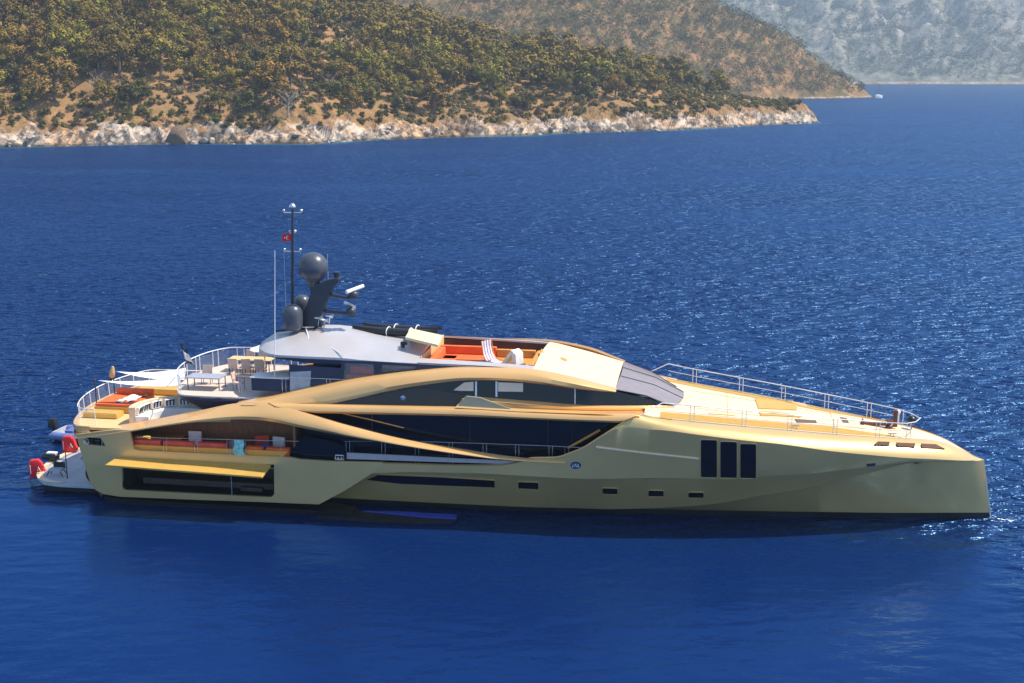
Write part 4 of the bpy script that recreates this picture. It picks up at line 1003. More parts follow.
# hull windows, portholes, marks
def decal(name, q, m, th=.04, off=.012, parent=hull, grid=0): 
    mb = MB(); mb.panel(q, [], lambda u, z: hull_v(u, z) - off, th, grid=grid); o = mb.build2(name, m, parent)
    if 'window' in name or name == 'porthole':
        mb = MB(); L = [pf(a, b, lambda u, z: hull_v(u, z) - off - .01) for a, b in q]; L += [L[0]]; D_ = [pf(a2 + (c2 - a2)*k/5, b2 + (d2 - b2)*k/5, lambda u, z: hull_v(u, z) - off - .01) for (a2, b2), (c2, d2) in zip(q, q[1:] + q[:1]) for k in range(5)]; mb.tube(D_ + [D_[0]], .022, 4, cap=False); mb.build2('window_frame', hullgold, parent)
    return o
def rr(x0, y0, x1, y1, sk=0.0, c=1.2): return [(x0 + c, y0), (x1 - c, y0 + sk), (x1, y0 + c + sk), (x1, y1 - c + sk), (x1 - c, y1 + sk), (x0 + c, y1), (x0, y1 - c), (x0, y0 + c)]
for q in (rr(700.4, 439.6, 717.3, 477.6, .3), rr(719.9, 441.4, 737.2, 478.1, .3), rr(739.8, 443.6, 756.4, 478.5, .2)): decal("hull_window", q, glass, grid=.22)
decal("long_hull_window", [(364.5, 480.2), (378, 474.6), (440, 477), (495, 480.4), (495, 488), (440, 486), (400, 484.3)], glass, grid=.4)
for q in (rr(517.8, 481.8, 538.8, 489, .6), rr(602, 488, 618, 494.2, .4), rr(648, 490.3, 664, 496.6, .3), rr(688, 492.2, 704, 498, .3)): decal("porthole", q, glass, grid=.3)
el = [(575.8 + 5.3*math.cos(a), 465.4 + 3.7*math.sin(a)) for a in [k*math.pi/8 for k in range(16)]]
em = decal("hull_emblem", el, mat("navy_enamel", (.02, .05, .16), .3), off=.02)
mb = MB()
for q in (((572.6, 467.2), (573.4, 463.8), (575, 467), (575.8, 463.8)), ((576.6, 467.2), (577.6, 463.8), (578.8, 467.2))):
    mb.tube([pf(a, b, lambda u, z: hull_v(u, z) - .035) for a, b in q], .028, 4)
mb.build2("emblem_lettering", whitem, em)
decal("hull_vent", [(866.5, 464), (875.5, 463.2), (875.5, 466), (866.5, 466.8)], charcoal); decal("fairlead", [(914.5, 462.2), (922, 461), (921.5, 463), (914.5, 464)], charcoal)
mb = MB(); mb.tube([pf(a, b, lambda u, z: hull_v(u, z) - .02) for a, b in ((596, 447), (620, 450), (650, 453.5), (699, 458.6))], .06, 6); mb.build2("rubbing_strake", cream, hull, smooth=60)
mb = MB(); mb.tube([Vector((u, -HT(u) - .03, ZT(u) + .005)) for u in [22.6 + 6.0*k/40 for k in range(41)]], .045, 6); mb.build2("bulwark_capping", gold, hull, smooth=60)
mb = MB(); mb.tube([Vector((46.16 + .72*k/8, 0, 3.2*(1 - k/8) + .02)) for k in range(9)], .045, 6); mb.build("stem_bar", steel, hull)
# side deck: grey ramp strip, sign, handrail
mb = MB(); mb.panel([(347, 452.7), (400, 455.3), (462, 458.6), (528, 461.8), (530, 463), (500, 463.8), (440, 462), (347, 459)], [], -4.98, .05); mb.build2("side_deck_step", mat("lilac_grey_paint", (.40, .39, .44), .5, var=.05), yacht)
mb = MB(); fr = [pf(a, b, -4.80) for a, b in ((335.3, 459.2), (335.6, 455.2), (343.6, 455.6), (344, 459.8), (335.3, 459.2))]; mb.tube(fr, .035, 4)
for x in (338.2, 341.4): mb.tube([pf(x, 459.3, -4.80), pf(x, 457.4, -4.80)], .045, 5)
sg = mb.build("fire_point_sign", whitem, yacht)
tp = [pf(a, b, -4.80) for a, b in ((344, 441.3), (409, 441.2), (483, 443.5), (551, 446), (594, 448.4), (604, 449.6))]
ps = []
for x in (346, 349.5, 381.5, 385, 415, 418.5, 449, 452.5, 483, 486.5, 515.5, 519, 549, 552.5, 565, 568.5):
    y = np.interp(x, (344, 409, 483, 551, 594), (441.3, 441.2, 443.5, 446, 448.4)); a = pf(x, float(y), -4.80); ps.append((a, Vector((a.x, a.y, max(ZT(a.x) - .05, 2.5)))))
rail("side_deck_handrail", tp, ps)
# aft upper deck with its curved glass rail
def aftcurve(w_, ua, uc, z, n=31): return spline([(ua + .9, -w_, z), (ua, -w_*.97, z), (lp(ua, uc, .45), -w_*.78, z), (lp(ua, uc, .85), -w_*.42, z), (uc, 0, z), (lp(ua, uc, .85), w_*.42, z), (lp(ua, uc, .45), w_*.78, z), (ua, w_*.97, z), (ua + .9, w_, z)], n)
oc = aftcurve(4.95, -1.75, -3.05, 4.22)
mb = MB(); mb.prism(oc + [Vector((6.0, 4.9, 4.22)), Vector((6.0, -2.3, 4.22)), Vector((4.2, -2.6, 4.22)), Vector((2.4, -3.6, 4.22)), Vector((.9, -4.9, 4.22))], (0, 0, -.14)); aftdeck = mb.build("aft_deck", teakpale, yacht)
lip = aftcurve(5.02, -1.78, -3.1, 4.12); mb = MB(); mb.loft([[p + Vector((0, 0, .16)) for p in lip], [p + Vector((-.06, 0, .02)) for p in lip], [p + Vector((.08, 0, -.28)) for p in lip]]); mb.loft([[p + Vector((0, 0, .16)) for p in lip], [p + Vector((.25, 0, .15)) for p in lip]]); mb.build("stern_coaming", gold, aftdeck, smooth=50)
rb = aftcurve(4.62, -1.62, -2.85, 4.28, 41); rtp = [p + Vector((-.06, 0, .86)) for p in rb]
mb = MB(); mb.tube(rtp, .03, 6)
for k in range(0, 41, 4): mb.tube([rb[k], rtp[k]], .022, 5)
ar = mb.build("aft_handrail", whitem, yacht, smooth=60)
mb = MB(); mb.loft([rb, [p + Vector((-.05, 0, .78)) for p in rb]]); mb.build("glass_panel", clearglass, ar)
mb = MB()      # forward runs of that rail along both sides
for sgn in (1,):
    tpz = [Vector((-.8, sgn*4.62, 5.14)), Vector((1.2, sgn*4.62, 5.16)), Vector((4.5, sgn*4.6, 5.3))]; mb.tube(tpz, .03, 6)
    for p in tpz: mb.tube([p, Vector((p.x, p.y, 4.25))], .022, 5)
mb.build("aft_handrail", whitem, yacht, smooth=60)
# emblem cut-out at the stern: mooring fairlead with bollards
mb = MB(); a, b = pf(83, 436.5, -4.7), pf(107, 447.5, -4.7); mb.box(((a.x + b.x)/2 + .1, -4.6, (a.z + b.z)/2), (b.x - a.x + .3, .06, a.z - b.z + .3)); rec = mb.build("mooring_recess", charcoal, yacht)
mb = MB()
for x, r in ((86.5, .16), (91.5, .13), (98.5, .2)):
    p = pf(x, 441.6 + (x - 86)*.08, -5.0); mb.lathe([(r*.6, -.22), (r, -.12), (r*.5, 0), (r, .14), (r*.9, .2)], p, 12)
mb.build("bollard", blackr, rec, smooth=50)
mb = MB(); p = pf(86.3, 441.4, -5.2); mb.tube([p + Vector((.14*math.cos(a), 0, .17*math.sin(a))) for a in [k*math.pi/6 for k in range(13)]], .035, 5); p = pf(102, 442, -5.15); mb.tube([p + Vector((0, 0, -.2)), p + Vector((0, 0, .2))], .03, 5); mb.build("mooring_ring", steel, rec)
# sun deck (bridge deck aft)
so_ = spline([(12, -3.7, 5.88), (8, -3.75, 5.88), (4.4, -3.72, 5.88), (3.6, -3.4, 5.88), (2.9, -2.0, 5.88), (2.6, 0, 5.88), (2.8, 2.0, 5.88), (3.3, 3.3, 5.88), (4.2, 3.95, 5.88), (8, 4.0, 5.88), (12, 3.9, 5.88)], 60)
mb = MB(); mb.prism(so_, (0, 0, -.10)); sund = mb.build("sun_deck", mat("pale_pink_teak", (.62, .50, .42), .6, var=.08, vscale=5, stretch=(.4, 6, 1)), yacht)
mb = MB(); mb.loft([[p + Vector((0, 0, .02)) for p in so_], [p + Vector(((.0), 0, -.2)) for p in so_], [Vector((lp(p.x, 8, .12), p.y*.93, 5.32)) for p in so_], [Vector((lp(p.x, 8, .3), p.y*.82, 4.8)) for p in so_]]); mb.build("sun_deck_fascia", navy, sund, smooth=35)
mb = MB(); mb.tube([p + Vector((0, -.02, .0)) for p in so_[:22]], .05, 5); mb.build("fascia_trim", silver, sund)
mb = MB(); mb.box((8.3, .4, 5.0), (8.0, 5.0, 1.5)); mb.build("deckhouse_aft", navy, yacht)
fr = [p + Vector((.02, -.06 if p.y > 0 else .06, 1.0)) for p in so_[20:50]]
mb = MB(); mb.tube(fr, .032, 6)
for k in range(0, 30, 4):
    for q in (0, 1):
        p = fr[min(k + q, 29)].lerp(fr[min(k + 1, 29)], .0 if q == 0 else -.3 + .0); mb.tube([p, p + Vector((0, 0, -1.0))], .024, 5)
sr = mb.build("sun_deck_handrail", whitem, yacht, smooth=60)
mb = MB(); mb.loft([[p + Vector((0, 0, -.12)) for p in fr], [p + Vector((0, 0, -.95)) for p in fr]]); mb.build("glass_panel", clearglass, sr)
tp = [pf(a, b, -3.62) for a, b in ((236, 376), (290, 377.4), (330, 379), (358, 380.2))]
rail("sun_deck_side_handrail", tp, [(pf(x, 376 + (x - 236)*.034, -3.62), pf(x, 376 + (x - 236)*.034, -3.62) + Vector((0, 0, -.9))) for x in (238.5, 241, 282, 285.5, 326.5, 330, 356)])
mb = MB(); a, b = pf(251, 377.8, -3.45), pf(289, 392, -3.45); mb.box(((a.x + b.x)/2, -2.9, (a.z + b.z)/2), (b.x - a.x, 1.1, a.z - b.z)); bar = mb.build("deck_bar", navy, yacht, bevel=.03)
mb = MB(); mb.box(((a.x + b.x)/2, -2.9, a.z + .03), (b.x - a.x + .1, 1.2, .05)); mb.build("bar_top", whitem, bar)
# swim platform
plat = []
for v, u in ((-4.1, -.6), (-4.1, -3.5), (-3.9, -4.5), (-3.0, -5.4), (-1.6, -5.9), (0, -6.1), (1.6, -5.9), (3.0, -5.4), (3.9, -4.5), (4.1, -3.5), (4.1, -.6)): plat.append(Vector((u, v, .62)))
mb = MB(); mb.prism(plat, (0, 0, -.22)); sw = mb.build("swim_platform", greym, yacht, bevel=.05)
mb = MB(); pe = spline([Vector((p.x - .02, p.y, .645)) for p in plat[1:-1]], 40); mb.loft([pe, [p + Vector((.42, 0, .012)) if abs(p.y) < 3.6 else p + Vector((.25, -.25*np.sign(p.y), .012)) for p in pe]]); mb.build("platform_edge_trim", cream, sw)
mb = MB(); mb.box((-2.4, 0, .1), (4.6, 7.2, .55)); mb.build("platform_underside", black, sw)
mb = MB(); mb.panel([(-.95, .62), (-.7, .62), (-.9, 1.9), (-1.3, 2.3), (-1.6, 1.9)], [], -3.6, 2.2, px=False); mb.lathe([(.02, -.7), (.62, -.68), (.66, 0), (.02, .02)], (-1.35, -3.2, 1.2), 16, axis='y'); mb.build("transom_dark_round", mat("dark_green_tone", (.012, .022, .024), .5, var=.2), sw)  # solid dark green rounded shape set against the transom
mb = MB(); p = pz(67.4, 478.5, .62); mb.tube([p, p + Vector((0, 0, 1.5))], .03, 6); mb.build("platform_pole", charcoal, sw)
# mast with radomes, radars, pole and aerials
mb = MB(); fin = [(310, 284.8), (313, 282), (318, 283.8), (327, 280), (334.8, 278.2), (339, 279), (337.6, 283), (333, 287), (328, 296), (323.5, 309), (320, 319), (322, 327), (303, 327), (300, 318), (303, 312.5), (307, 303), (310.4, 293)]
mb.panel(fin, [], -.3, .6); mast = mb.build("mast", charcoal, yacht, bevel=.05)
c = pv(313.2, 267.2, 0); mb = MB(); mb.ball(c, .83, seg=32, rings=20); mb.lathe([(.3, -1.15), (.34, -.8), (.5, -.6)], c, 20); mb.build("radome", radome_m, mast, smooth=180)
def dome(px, py, r, v, zb):
    c = pv(px, py, v); mb = MB(); n = 10; pr = [(r*.8, zb - c.z), (r*.96, zb - c.z + .12)] + [(r, -.3), (r, -.0)] + [(max(.001, r*math.cos(math.pi/2*k/n)), r*math.sin(math.pi/2*k/n)) for k in range(1, n + 1)]
    mb.lathe(pr, c, 26); mb.build("dome", radome_m, mast, smooth=180)
dome(292.4, 314, .56, -.9, 9.12); dome(302.2, 303, .48, 1.1, 9.0)
mb = MB(); mb.lathe([(.2, 0), (.3, .06), (.3, .1), (.05, .12)], pv(292.4, 329, -.9), 16); mb.build("dome_base", charcoal, mast)
def radar(pa, pb, ped, ba, bb, m, hr):
    mb = MB(); mb.tube([pv(*pa, 0), pv(*pb, 0)], [.13, .09], 8); arm = mb.build("radar_arm", charcoal, mast, smooth=60)
    mb = MB(); c = pv(*ped, 0); mb.lathe([(.24, -.22), (.3, -.1), (.26, .12), (.12, .2)], c, 14); mb.build("radar_pedestal", charcoal, arm, smooth=50)
    mb = MB(); a, b = pv(*ba, -.55), pv(*bb, .55); d = (b - a); mb.tube([a, b], hr, 8); mb.build("radar_scanner", m, arm, smooth=60)
radar((326, 294), (349, 298), (353.5, 294.5), (346.5, 292.2), (363, 286.0), whitem, .11)
radar((321.5, 310.3), (348, 313.8), (351, 311), (345, 302.5), (354.5, 307.2), steel, .09)
mb = MB(); c = pv(337, 278, 0); mb.lathe([(.16, 0), (.16, .22), (.2, .24), (.2, .34), (.1, .36)], c, 12); mb.build("mast_light", charcoal, mast, smooth=40)
mb = MB()
for x, y in ((319, 318), (325, 320), (330, 316)):
    c = pv(x, y, -.5); mb.lathe([(.03, -.25), (.05, -.05), (.14, .18)], c, 10, axis='x')
    mb.tube([c, c + Vector((-.1, .1, -.45))], .03, 5)
mb.build("horn", steel, mast)
mb = MB(); a = pv(292.4, 330, .4); b = pv(292.6, 209, .4); mb.tube([a, a.lerp(b, .6), b], [.11, .085, .06], 8); pole = mb.build("mast_pole", charcoal, mast, smooth=60)
for y, w_ in ((212.4, .5), (251.4, .45), (233, .15)):
    mb = MB(); c = pv(292.5, y, .4); mb.tube([c + Vector((-w_, 0, 0)), c + Vector((w_, 0, 0))], .035, 5); mb.ball(c + Vector((w_, 0, .1)), .09); mb.ball(c + Vector((-w_, 0, .1)), .07); mb.build("navigation_light", steel, pole, smooth=50)
mb = MB(); c = pv(292.5, 208.5, .4); mb.lathe([(.05, 0), (.20, .08), (.18, .16), (.05, .3)], c, 10); mb.build("masthead_light", steel, pole, smooth=50)
for a, L, r in ((pv(274.8, 388, -3.4), None, .03), (pv(286.5, 320, .3), 4.0, .012), (pv(328.8, 300, .6), 2.6, .012)):
    mb = MB(); b = a + Vector((0, 0, L)) if L else pv(274.8, 250, -3.4); mb.tube([a, a.lerp(b, .5), b], [r, r*.75, r*.5], 5); mb.build("whip_aerial", whitem, mast)
mb = MB(); c = pv(403, 349, -1.6); mb.lathe([(.2, -.05), (.2, 0), (.1, .05), (.1, .25)], c, 12); mb.box(c + Vector((.05, 0, .32)), (.34, .16, .16)); mb.build("roof_camera", blackr, hardtop, bevel=.01)
# ================================================================== THINGS ABOARD AND AROUND
def roof_z(u, v): return ZE(max(u, 9.3)) + CR(u)*(1 - abs(v/3.5)**2.2)
def kayak(at, L, label, rz=0.0):
    t = ything("kayak", label, "kayak", at, "kayaks on the hardtop"); t.rotation_euler.z += rz
    rows = []
    for k in range(13):
        a = 2*math.pi*k/12; row = []
        for i in range(21):
            s = i/20*2 - 1; wd = .36*(1 - abs(s)**2.6) + .012; zz = .24 + .16*abs(s)**2.5; hh = .21*(1 - .55*abs(s)**3)
            row.append(Vector((s*L/2, wd*math.cos(a), zz + hh*math.sin(a))))
        rows.append(row)
    mb = MB(); mb.loft(rows, cap=False); mb.build("hull", blackr, t, smooth=180)
    for xo in (-.35, .95):
        mb = MB(); mb.tube([Vector((xo, .40*math.cos(a), .25 + .25*math.sin(a))) for a in [k*math.pi/8 for k in range(-2, 11)]], .03, 5); mb.build("strap", whitem, t)
    return t
k1a, k1b = pz(353, 334.6, 8.8), pz(438, 342.5, 8.5)
kayak((14.7, .45, roof_z(14.7, .45) - .02), 5.0, "nearer black kayak strapped to the grey hardtop", -.10)
kayak((14.6, 2.5, roof_z(14.6, 2.5) - .02), 4.8, "farther black kayak strapped to the hardtop, partly under a cream cushion", -.10)
q = [pz(a, b, 9.15) for a, b in ((405, 336.8), (410.3, 328.4), (443, 331.9), (437.9, 341))]
mb = MB(); mb.prism([p + Vector((0, 0, .0 - .10*(p.x - q[0].x))) for p in q], (0, 0, -.16)); yput(mb, "sunbed_cushion", cream, tuple(q[0] + Vector((0, 0, -.3))), "cream folded sunbed cushion lying on the black kayaks", "cushion", bevel=.06, smooth=40)
def flag_mesh(p0, w_, h, amp, drop=0.0):
    mb = MB(); n = 9; rows = []
    for j in range(6):
        rows.append([Vector((p0.x - w_*i/(n - 1), p0.y + amp*math.sin(i*.9 + j*.3)*i/(n - 1), p0.z - h*j/5 - drop*i/(n - 1))) for i in range(n)])
    mb.loft(rows); mb.loft([[p + Vector((0, .012, 0)) for p in r] for r in rows]); return mb
# courtesy flag: red with white crescent and star
p0 = pv(291.6, 233.6, .4); t = ything("courtesy_flag", "small red flag with white crescent and star flying from the mast pole", "flag", tuple(p0))
mb = flag_mesh(Vector((0, 0, 0)), .56, .40, .03, .05); cl = mb.build("cloth", flagred, t)
mb = MB(); cc = Vector((-.22, -.04, -.22)); pts = []
for k in range(15): a = R(40 + 280*k/14); pts.append(cc + Vector((.10*math.cos(a), 0, .10*math.sin(a))))
for k in range(15): a = R(310 - 260*k/14); pts.append(cc + Vector((.025 + .078*math.cos(a), 0, .078*math.sin(a))))
mb.prism(pts, (0, -.006, 0)); sp = [Vector((-.39 + .055*(1 if i % 2 == 0 else .4)*math.cos(i*math.pi/5), -.055, -.24 + .055*(1 if i % 2 == 0 else .4)*math.sin(i*math.pi/5))) for i in range(10)]
mb.prism(sp, (0, -.006, 0)); mb.build("crescent_and_star", whitem, cl)
# ensign drooping from its staff at the sun deck rail
pb, ptp = pf(187, 364, 0.0), pf(179.6, 340.8, -.2)
t = ything("ensign", "drooping navy and white ensign on a slanting staff behind the sun deck", "flag", tuple(pb))
mb = MB(); mb.tube([Vector((0, 0, 0)), ptp - pb], .035, 6); mb.build("staff", charcoal, t)
d = ptp - pb; mb = MB(); rows = []
for j in range(9):
    s = .95 - .10*j; rows.append([d*s + Vector(((.02 + .11*i*(.6 + .07*j)), .08*math.sin(i*1.7 + j*.4) - .1, -.07*i)) for i in range(6)])
mb.loft(rows, mi=[0, 0, 0, 1, 1, 1, 1, 0]); mb.build("cloth", [mat("ensign_navy", (.012, .02, .06), .8, var=.1), whitef], t)
# sail awnings over the aft deck with their poles
def sail(name, label, pts, group=None):
    P = [Vector(p) for p in pts]; mb = MB(); n = 12; rows = []
    for j in range(n):
        s = j/(n - 1); a = P[0].lerp(P[1], s); b = P[0].lerp(P[2], s); row = []
        for i in range(n):
            f = i/(n - 1); p = a.lerp(b, f); sag = .16*math.sin(math.pi*s)*1 + .12*math.sin(math.pi*f)*s; row.append(p + Vector((0, 0, -sag)))
        rows.append(row)
    mb.loft(rows); mb.loft([[p + Vector((0, 0, .012)) for p in r] for r in rows])
    return yput(mb, name, whitef, tuple(P[0]), label, "awning", group, smooth=180)
zA = 6.0
sail("sail_awning", "white triangular sail awning with its tip on the bare black pole, nearer the camera", [pz(97.5, 380.5, 5.95), pz(184, 386, 5.9), pz(178, 376.5, 6.1)])
sail("sail_awning", "white triangular sail awning with its tip on the canvas wrapped pole, farther from the camera", [pz(116, 371.5, 5.95), pz(184, 380, 6.0), pz(186, 368, 6.2)])
a = pz(97, 410, 4.24); mb = MB(); mb.tube([a, Vector((a.x, a.y, 5.98))], .035, 6); mb.ball((a.x, a.y, 6.0), .07); yput(mb, "awning_pole", charcoal, tuple(a), "thin bare black pole at the stern rail holding the nearer awning", "pole", smooth=60)
a = pz(115, 398, 4.24); t = ything("awning_pole", "pole with tan canvas wrapped round its top holding the farther awning", "pole", tuple(a))
mb = MB(); mb.tube([(0, 0, 0), (0, 0, 1.85)], .035, 6); mb.build("shaft", charcoal, t)
mb = MB(); mb.tube([(-.20, 0, 1.0), (-.1, 0, 1.3), (-.04, 0, 1.65), (.0, 0, 1.9)], [.12, .17, .15, .07], 9); mb.build("canvas_wrap", cover, t, smooth=60)
a = pz(179.5, 410, 4.3); mb = MB(); mb.tube([a, a + Vector((0, 0, 1.5))], .03, 6); yput(mb, "support_post", charcoal, tuple(a), "thin dark post under the sun deck overhang beside the curved sofa", "post")
# sunpad with towel
c = Vector((-.9, -.75, 4.24))
t = ything("sunpad", "broad orange sunpad with raised backrest on the aft deck", "sunbed", tuple(c))
mb = MB(); mb.box((0, 0, .16), (2.5, 2.6, .32)); mb.build("base", ochre, t, bevel=.04)
mb = MB(); mb.box((0, 0, .40), (2.4, 2.5, .16)); mb.build("cushion", orange, t, bevel=.06, smooth=40)
mb = MB(); mb.box((.1, 1.15, .62), (2.2, .32, .36)); mb.build("backrest", orange, t, bevel=.07, smooth=40)
mb = MB(); rows = []
for j in range(9):
    rows.append([Vector((-.2 + .16*i + .05*j, -.9 + .22*j, .50 + .05*math.sin(i*1.3 + j) + (.10 if 3 < j < 7 else 0))) for i in range(6)])
mb.loft(rows); mb.loft([[p + Vector((0, 0, -.02)) for p in r] for r in rows]); yput(MB().add([Vector(v) + c for v in mb.v], mb.f), "towel", whitef, tuple(c + Vector((0, 0, .48))), "crumpled white towel lying across the orange sunpad", "towel", smooth=180)
mb = MB(); mb.box((c.x - .3, c.y - 2.05, 4.36), (2.0, .9, .24)); mb.box((c.x - .3, c.y - 2.05, 4.50), (1.9, .8, .05)); yput(mb, "deck_locker", ochre, (c.x - .3, c.y - 2.05, 4.24), "low gold deck locker in front of the orange sunpad", "locker", bevel=.04)
# curved sofa
cs = Vector((3.7, -3.5, 4.24)); t = ything("curved_sofa", "white curved sofa with black patterned cushions on the aft deck under the awnings", "sofa", tuple(cs))
def ring(r0, r1, z0, z1, a0, a1, n=24):
    mb = MB(); rs = []
    for (r, z) in ((r0, z0), (r1, z0), (r1, z1), (r0, z1)): rs.append([Vector((r*math.cos(a0 + (a1 - a0)*k/n)*1.15, r*math.sin(a0 + (a1 - a0)*k/n), z)) for k in range(n + 1)])
    mb.loft(rs, close=True, cap=True); return mb
ring(1.55, 2.25, 0, .42, R(72), R(196)).build("seat", whitef, t, smooth=40); ring(2.15, 2.45, 0, .95, R(72), R(196)).build("backrest", cream, t, smooth=40)
for k, ad in enumerate((86, 106, 126, 146, 166, 184)):
    a = R(ad); mb = MB(); rot = Matrix.Rotation(a, 3, 'Z') @ Matrix.Rotation(-.25, 3, 'Y'); mb.box((2.05*math.cos(a)*1.15, 2.05*math.sin(a), .68), (.18, .62, .46), rot); cu = mb.build("back_cushion", whitef, t, bevel=.06, smooth=40)
    mb = MB(); pc = Vector((1.95*math.cos(a)*1.15, 1.95*math.sin(a), .70))
    for o in (-.18, .02, .2): mb.box(pc + rot @ Vector((-.02, o, 0)), (.03, .07, .34), rot)
    mb.box(pc + rot @ Vector((-.02, 0, .15)), (.03, .42, .05), rot); mb.build("black_pattern", blackr, cu)
# far orange sofa-pad on the aft deck
c = pz(168, 386.5, 4.6); mb = MB(); mb.box((c.x, c.y, 4.42), (3.4, 1.4, .36)); yput(mb, "sun_lounger_base", ochre, (c.x, c.y, 4.24), "long low gold sunbed plinth beyond the curved sofa", "plinth", bevel=.06)
# cockpit furniture seen over the rail
def chair_mesh(t, m, w_=.6, back=.5, seat=.42, d=.55):
    mb = MB(); mb.box((0, 0, seat), (w_, d, .12)); mb.build("seat", m, t, bevel=.03)
    mb = MB(); mb.box((0, d/2 - .05, seat + back/2 + .03), (w_, .1, back)); mb.build("backrest", m, t, bevel=.03)
    for sx in (-1, 1):
        for sy in (-1, 1): mb = MB(); mb.tube([(sx*(w_/2 - .05), sy*(d/2 - .05), 0), (sx*(w_/2 - .05), sy*(d/2 - .05), seat - .05)], .02, 5); mb.build("leg", steel, t)
for (px_, v, m, lb, rz_) in ((194, -3.2, whitef, "white deck chair alone in the aft cockpit, behind the coral sofa", 0), (262, -3.4, redc, "red deck chair in the cockpit nearest the dark glass, beside the white chair", .3), (277, -3.5, whitef, "white deck chair beside the red chair at the forward end of the cockpit", -.2)):
    p = pv(px_, 445, v); t = ything("deck_chair", lb, "chair", (p.x, v, 2.46)); t.rotation_euler.z += rz_; chair_mesh(t, m, .75, .62, .55)
p = pv(264, 439, -4.2); mb = MB(); mb.box((p.x, -4.2, 3.3), (.75, .5, .22)); mb.box((p.x + .1, -4.2, 3.45), (.4, .35, .1)); yput(mb, "folded_towel", blue, (p.x, -4.2, 3.19), "folded blue towel on the orange sofa in the cockpit", "towel", bevel=.04)
p = pv(142, 433.5, -4.0); mb = MB(); mb.box((p.x, -4.0, 3.3), (.9, .3, .55)); yput(mb, "scatter_cushion", yellow, (p.x, -4.0, 3.02), "yellow scatter cushion at the aft end of the coral sofa", "cushion", bevel=.08, smooth=40)
p = pv(240, 440, -5.0)
mb = MB(); rows = []
for j in range(8):
    rows.append([Vector((p.x - .28 + .11*i + .05*math.sin(j), -5.20 - .03*math.sin(i*1.4 + j*.6), 3.98 - .12*j)) for i in range(6)])
mb.loft(rows); mb.loft([[q + Vector((0, .02, 0)) for q in r] for r in rows]); yput(mb, "draped_towel", turq, (p.x, -5.2, 3.2), "turquoise towel draped over the glass boarding gate", "towel", smooth=180)
p = pv(166, 431, -2.6); t = ything("cockpit_table", "low brown table in the aft cockpit behind the coral sofa", "table", (p.x, -2.6, 2.46))
mb = MB(); mb.box((0, 0, .75), (2.2, 1.2, .07)); mb.build("table_top", teak, t, bevel=.02)
for sx in (-.8, .8): mb = MB(); mb.tube([(sx, 0, 0), (sx, 0, .72)], .06, 8); mb.build("leg", steel, t)
# sun deck furniture
def table(at, lb, L, W, h, m, m2):
    t = ything("deck_table", lb, "table", at); mb = MB(); mb.box((0, 0, h), (L, W, .06)); mb.build("table_top", m, t, bevel=.015)
    for sx in (-1, 1):
        for sy in (-1, 1): mb = MB(); mb.tube([(sx*(L/2 - .1), sy*(W/2 - .1), 0), (sx*(L/2 - .1), sy*(W/2 - .1), h)], .03, 5); mb.build("leg", m2, t)
table((4.6, -2.0, 5.88), "glass topped table with dark frame at the near edge of the sun deck", 2.0, 1.1, .68, mat("table_glass", (.35, .36, .42), .1, var=.05), charcoal)
table((5.6, 2.3, 5.88), "long pale dining table on the far side of the sun deck", 2.6, 1.0, .72, teakpale, charcoal)
chairfab = mat('pale_pink_sling', (.62, .47, .40), .8, var=.06)
def lounge(at, lb, rz_, grp):
    t = ything("deck_chair", lb, "chair", at, grp); t.rotation_euler.z += rz_
    mb = MB(); mb.box((0, 0, .42), (.55, .55, .08)); mb.build("seat", chairfab, t, bevel=.02)
    mb = MB(); mb.box((0, .27, .72), (.55, .07, .55), Matrix.Rotation(-.2, 3, 'X')); mb.build("backrest", chairfab, t, bevel=.02)
    for sx in (-.24, .24):
        for sy in (-.24, .24): mb = MB(); mb.tube([(sx, sy, 0), (sx, sy, .6 if sy < 0 else .42)], .02, 5); mb.build("leg", charcoal, t)
        mb = MB(); mb.tube([(sx, -.26, .6), (sx, .28, .62)], .022, 5); mb.build("armrest", charcoal, t)
for i in range(3): lounge((4.9 + .8*i, 1.4, 5.88), "pale dining chair with dark arms on the near side of the long pale table", R(180), "chairs at the long pale table")
for i in range(2): lounge((5.1 + .75*i, 3.2, 5.88), "pale dining chair with dark arms between the long pale table and the far rail", 0, "far chairs at the long pale table")
lounge((6.5, -2.1, 5.88), "pale deck chair with dark arms between the glass topped table and the dark bar", R(90), None)
lounge((4.2, -1.0, 5.88), "pale deck chair with dark arms behind the glass topped table", R(10), None)
p = pz(266.5, 364, 5.88); t = ything("parasol", "white flat parasol standing beside the grey hardtop on the sun deck", "parasol", (6.9, 1.0, 5.88))
mb = MB(); mb.tube([(0, 0, 0), (0, 0, 1.7)], .035, 6); mb.build("pole", steel, t)
mb = MB(); mb.lathe([(.85, 1.62), (.80, 1.66), (.4, 1.80), (.05, 1.88)], (0, 0, 0), 12); mb.build("canopy", whitef, t)
mb = MB(); mb.lathe([(.3, 0), (.3, .06), (.05, .1)], (0, 0, 0), 14); mb.build("base", charcoal, t)
p = pz(275, 372, 6.0); mb = MB(); mb.lathe([(.5, 0), (1.0, .08), (1.08, .3), (1.0, .52), (.5, .58)], (8.6, -.5, 5.88), 24); o = yput(mb, "round_pouffe", yellow, (8.6, -.5, 5.88), "large round yellow and orange padded seat under the end of the hardtop", "pouffe", smooth=50)
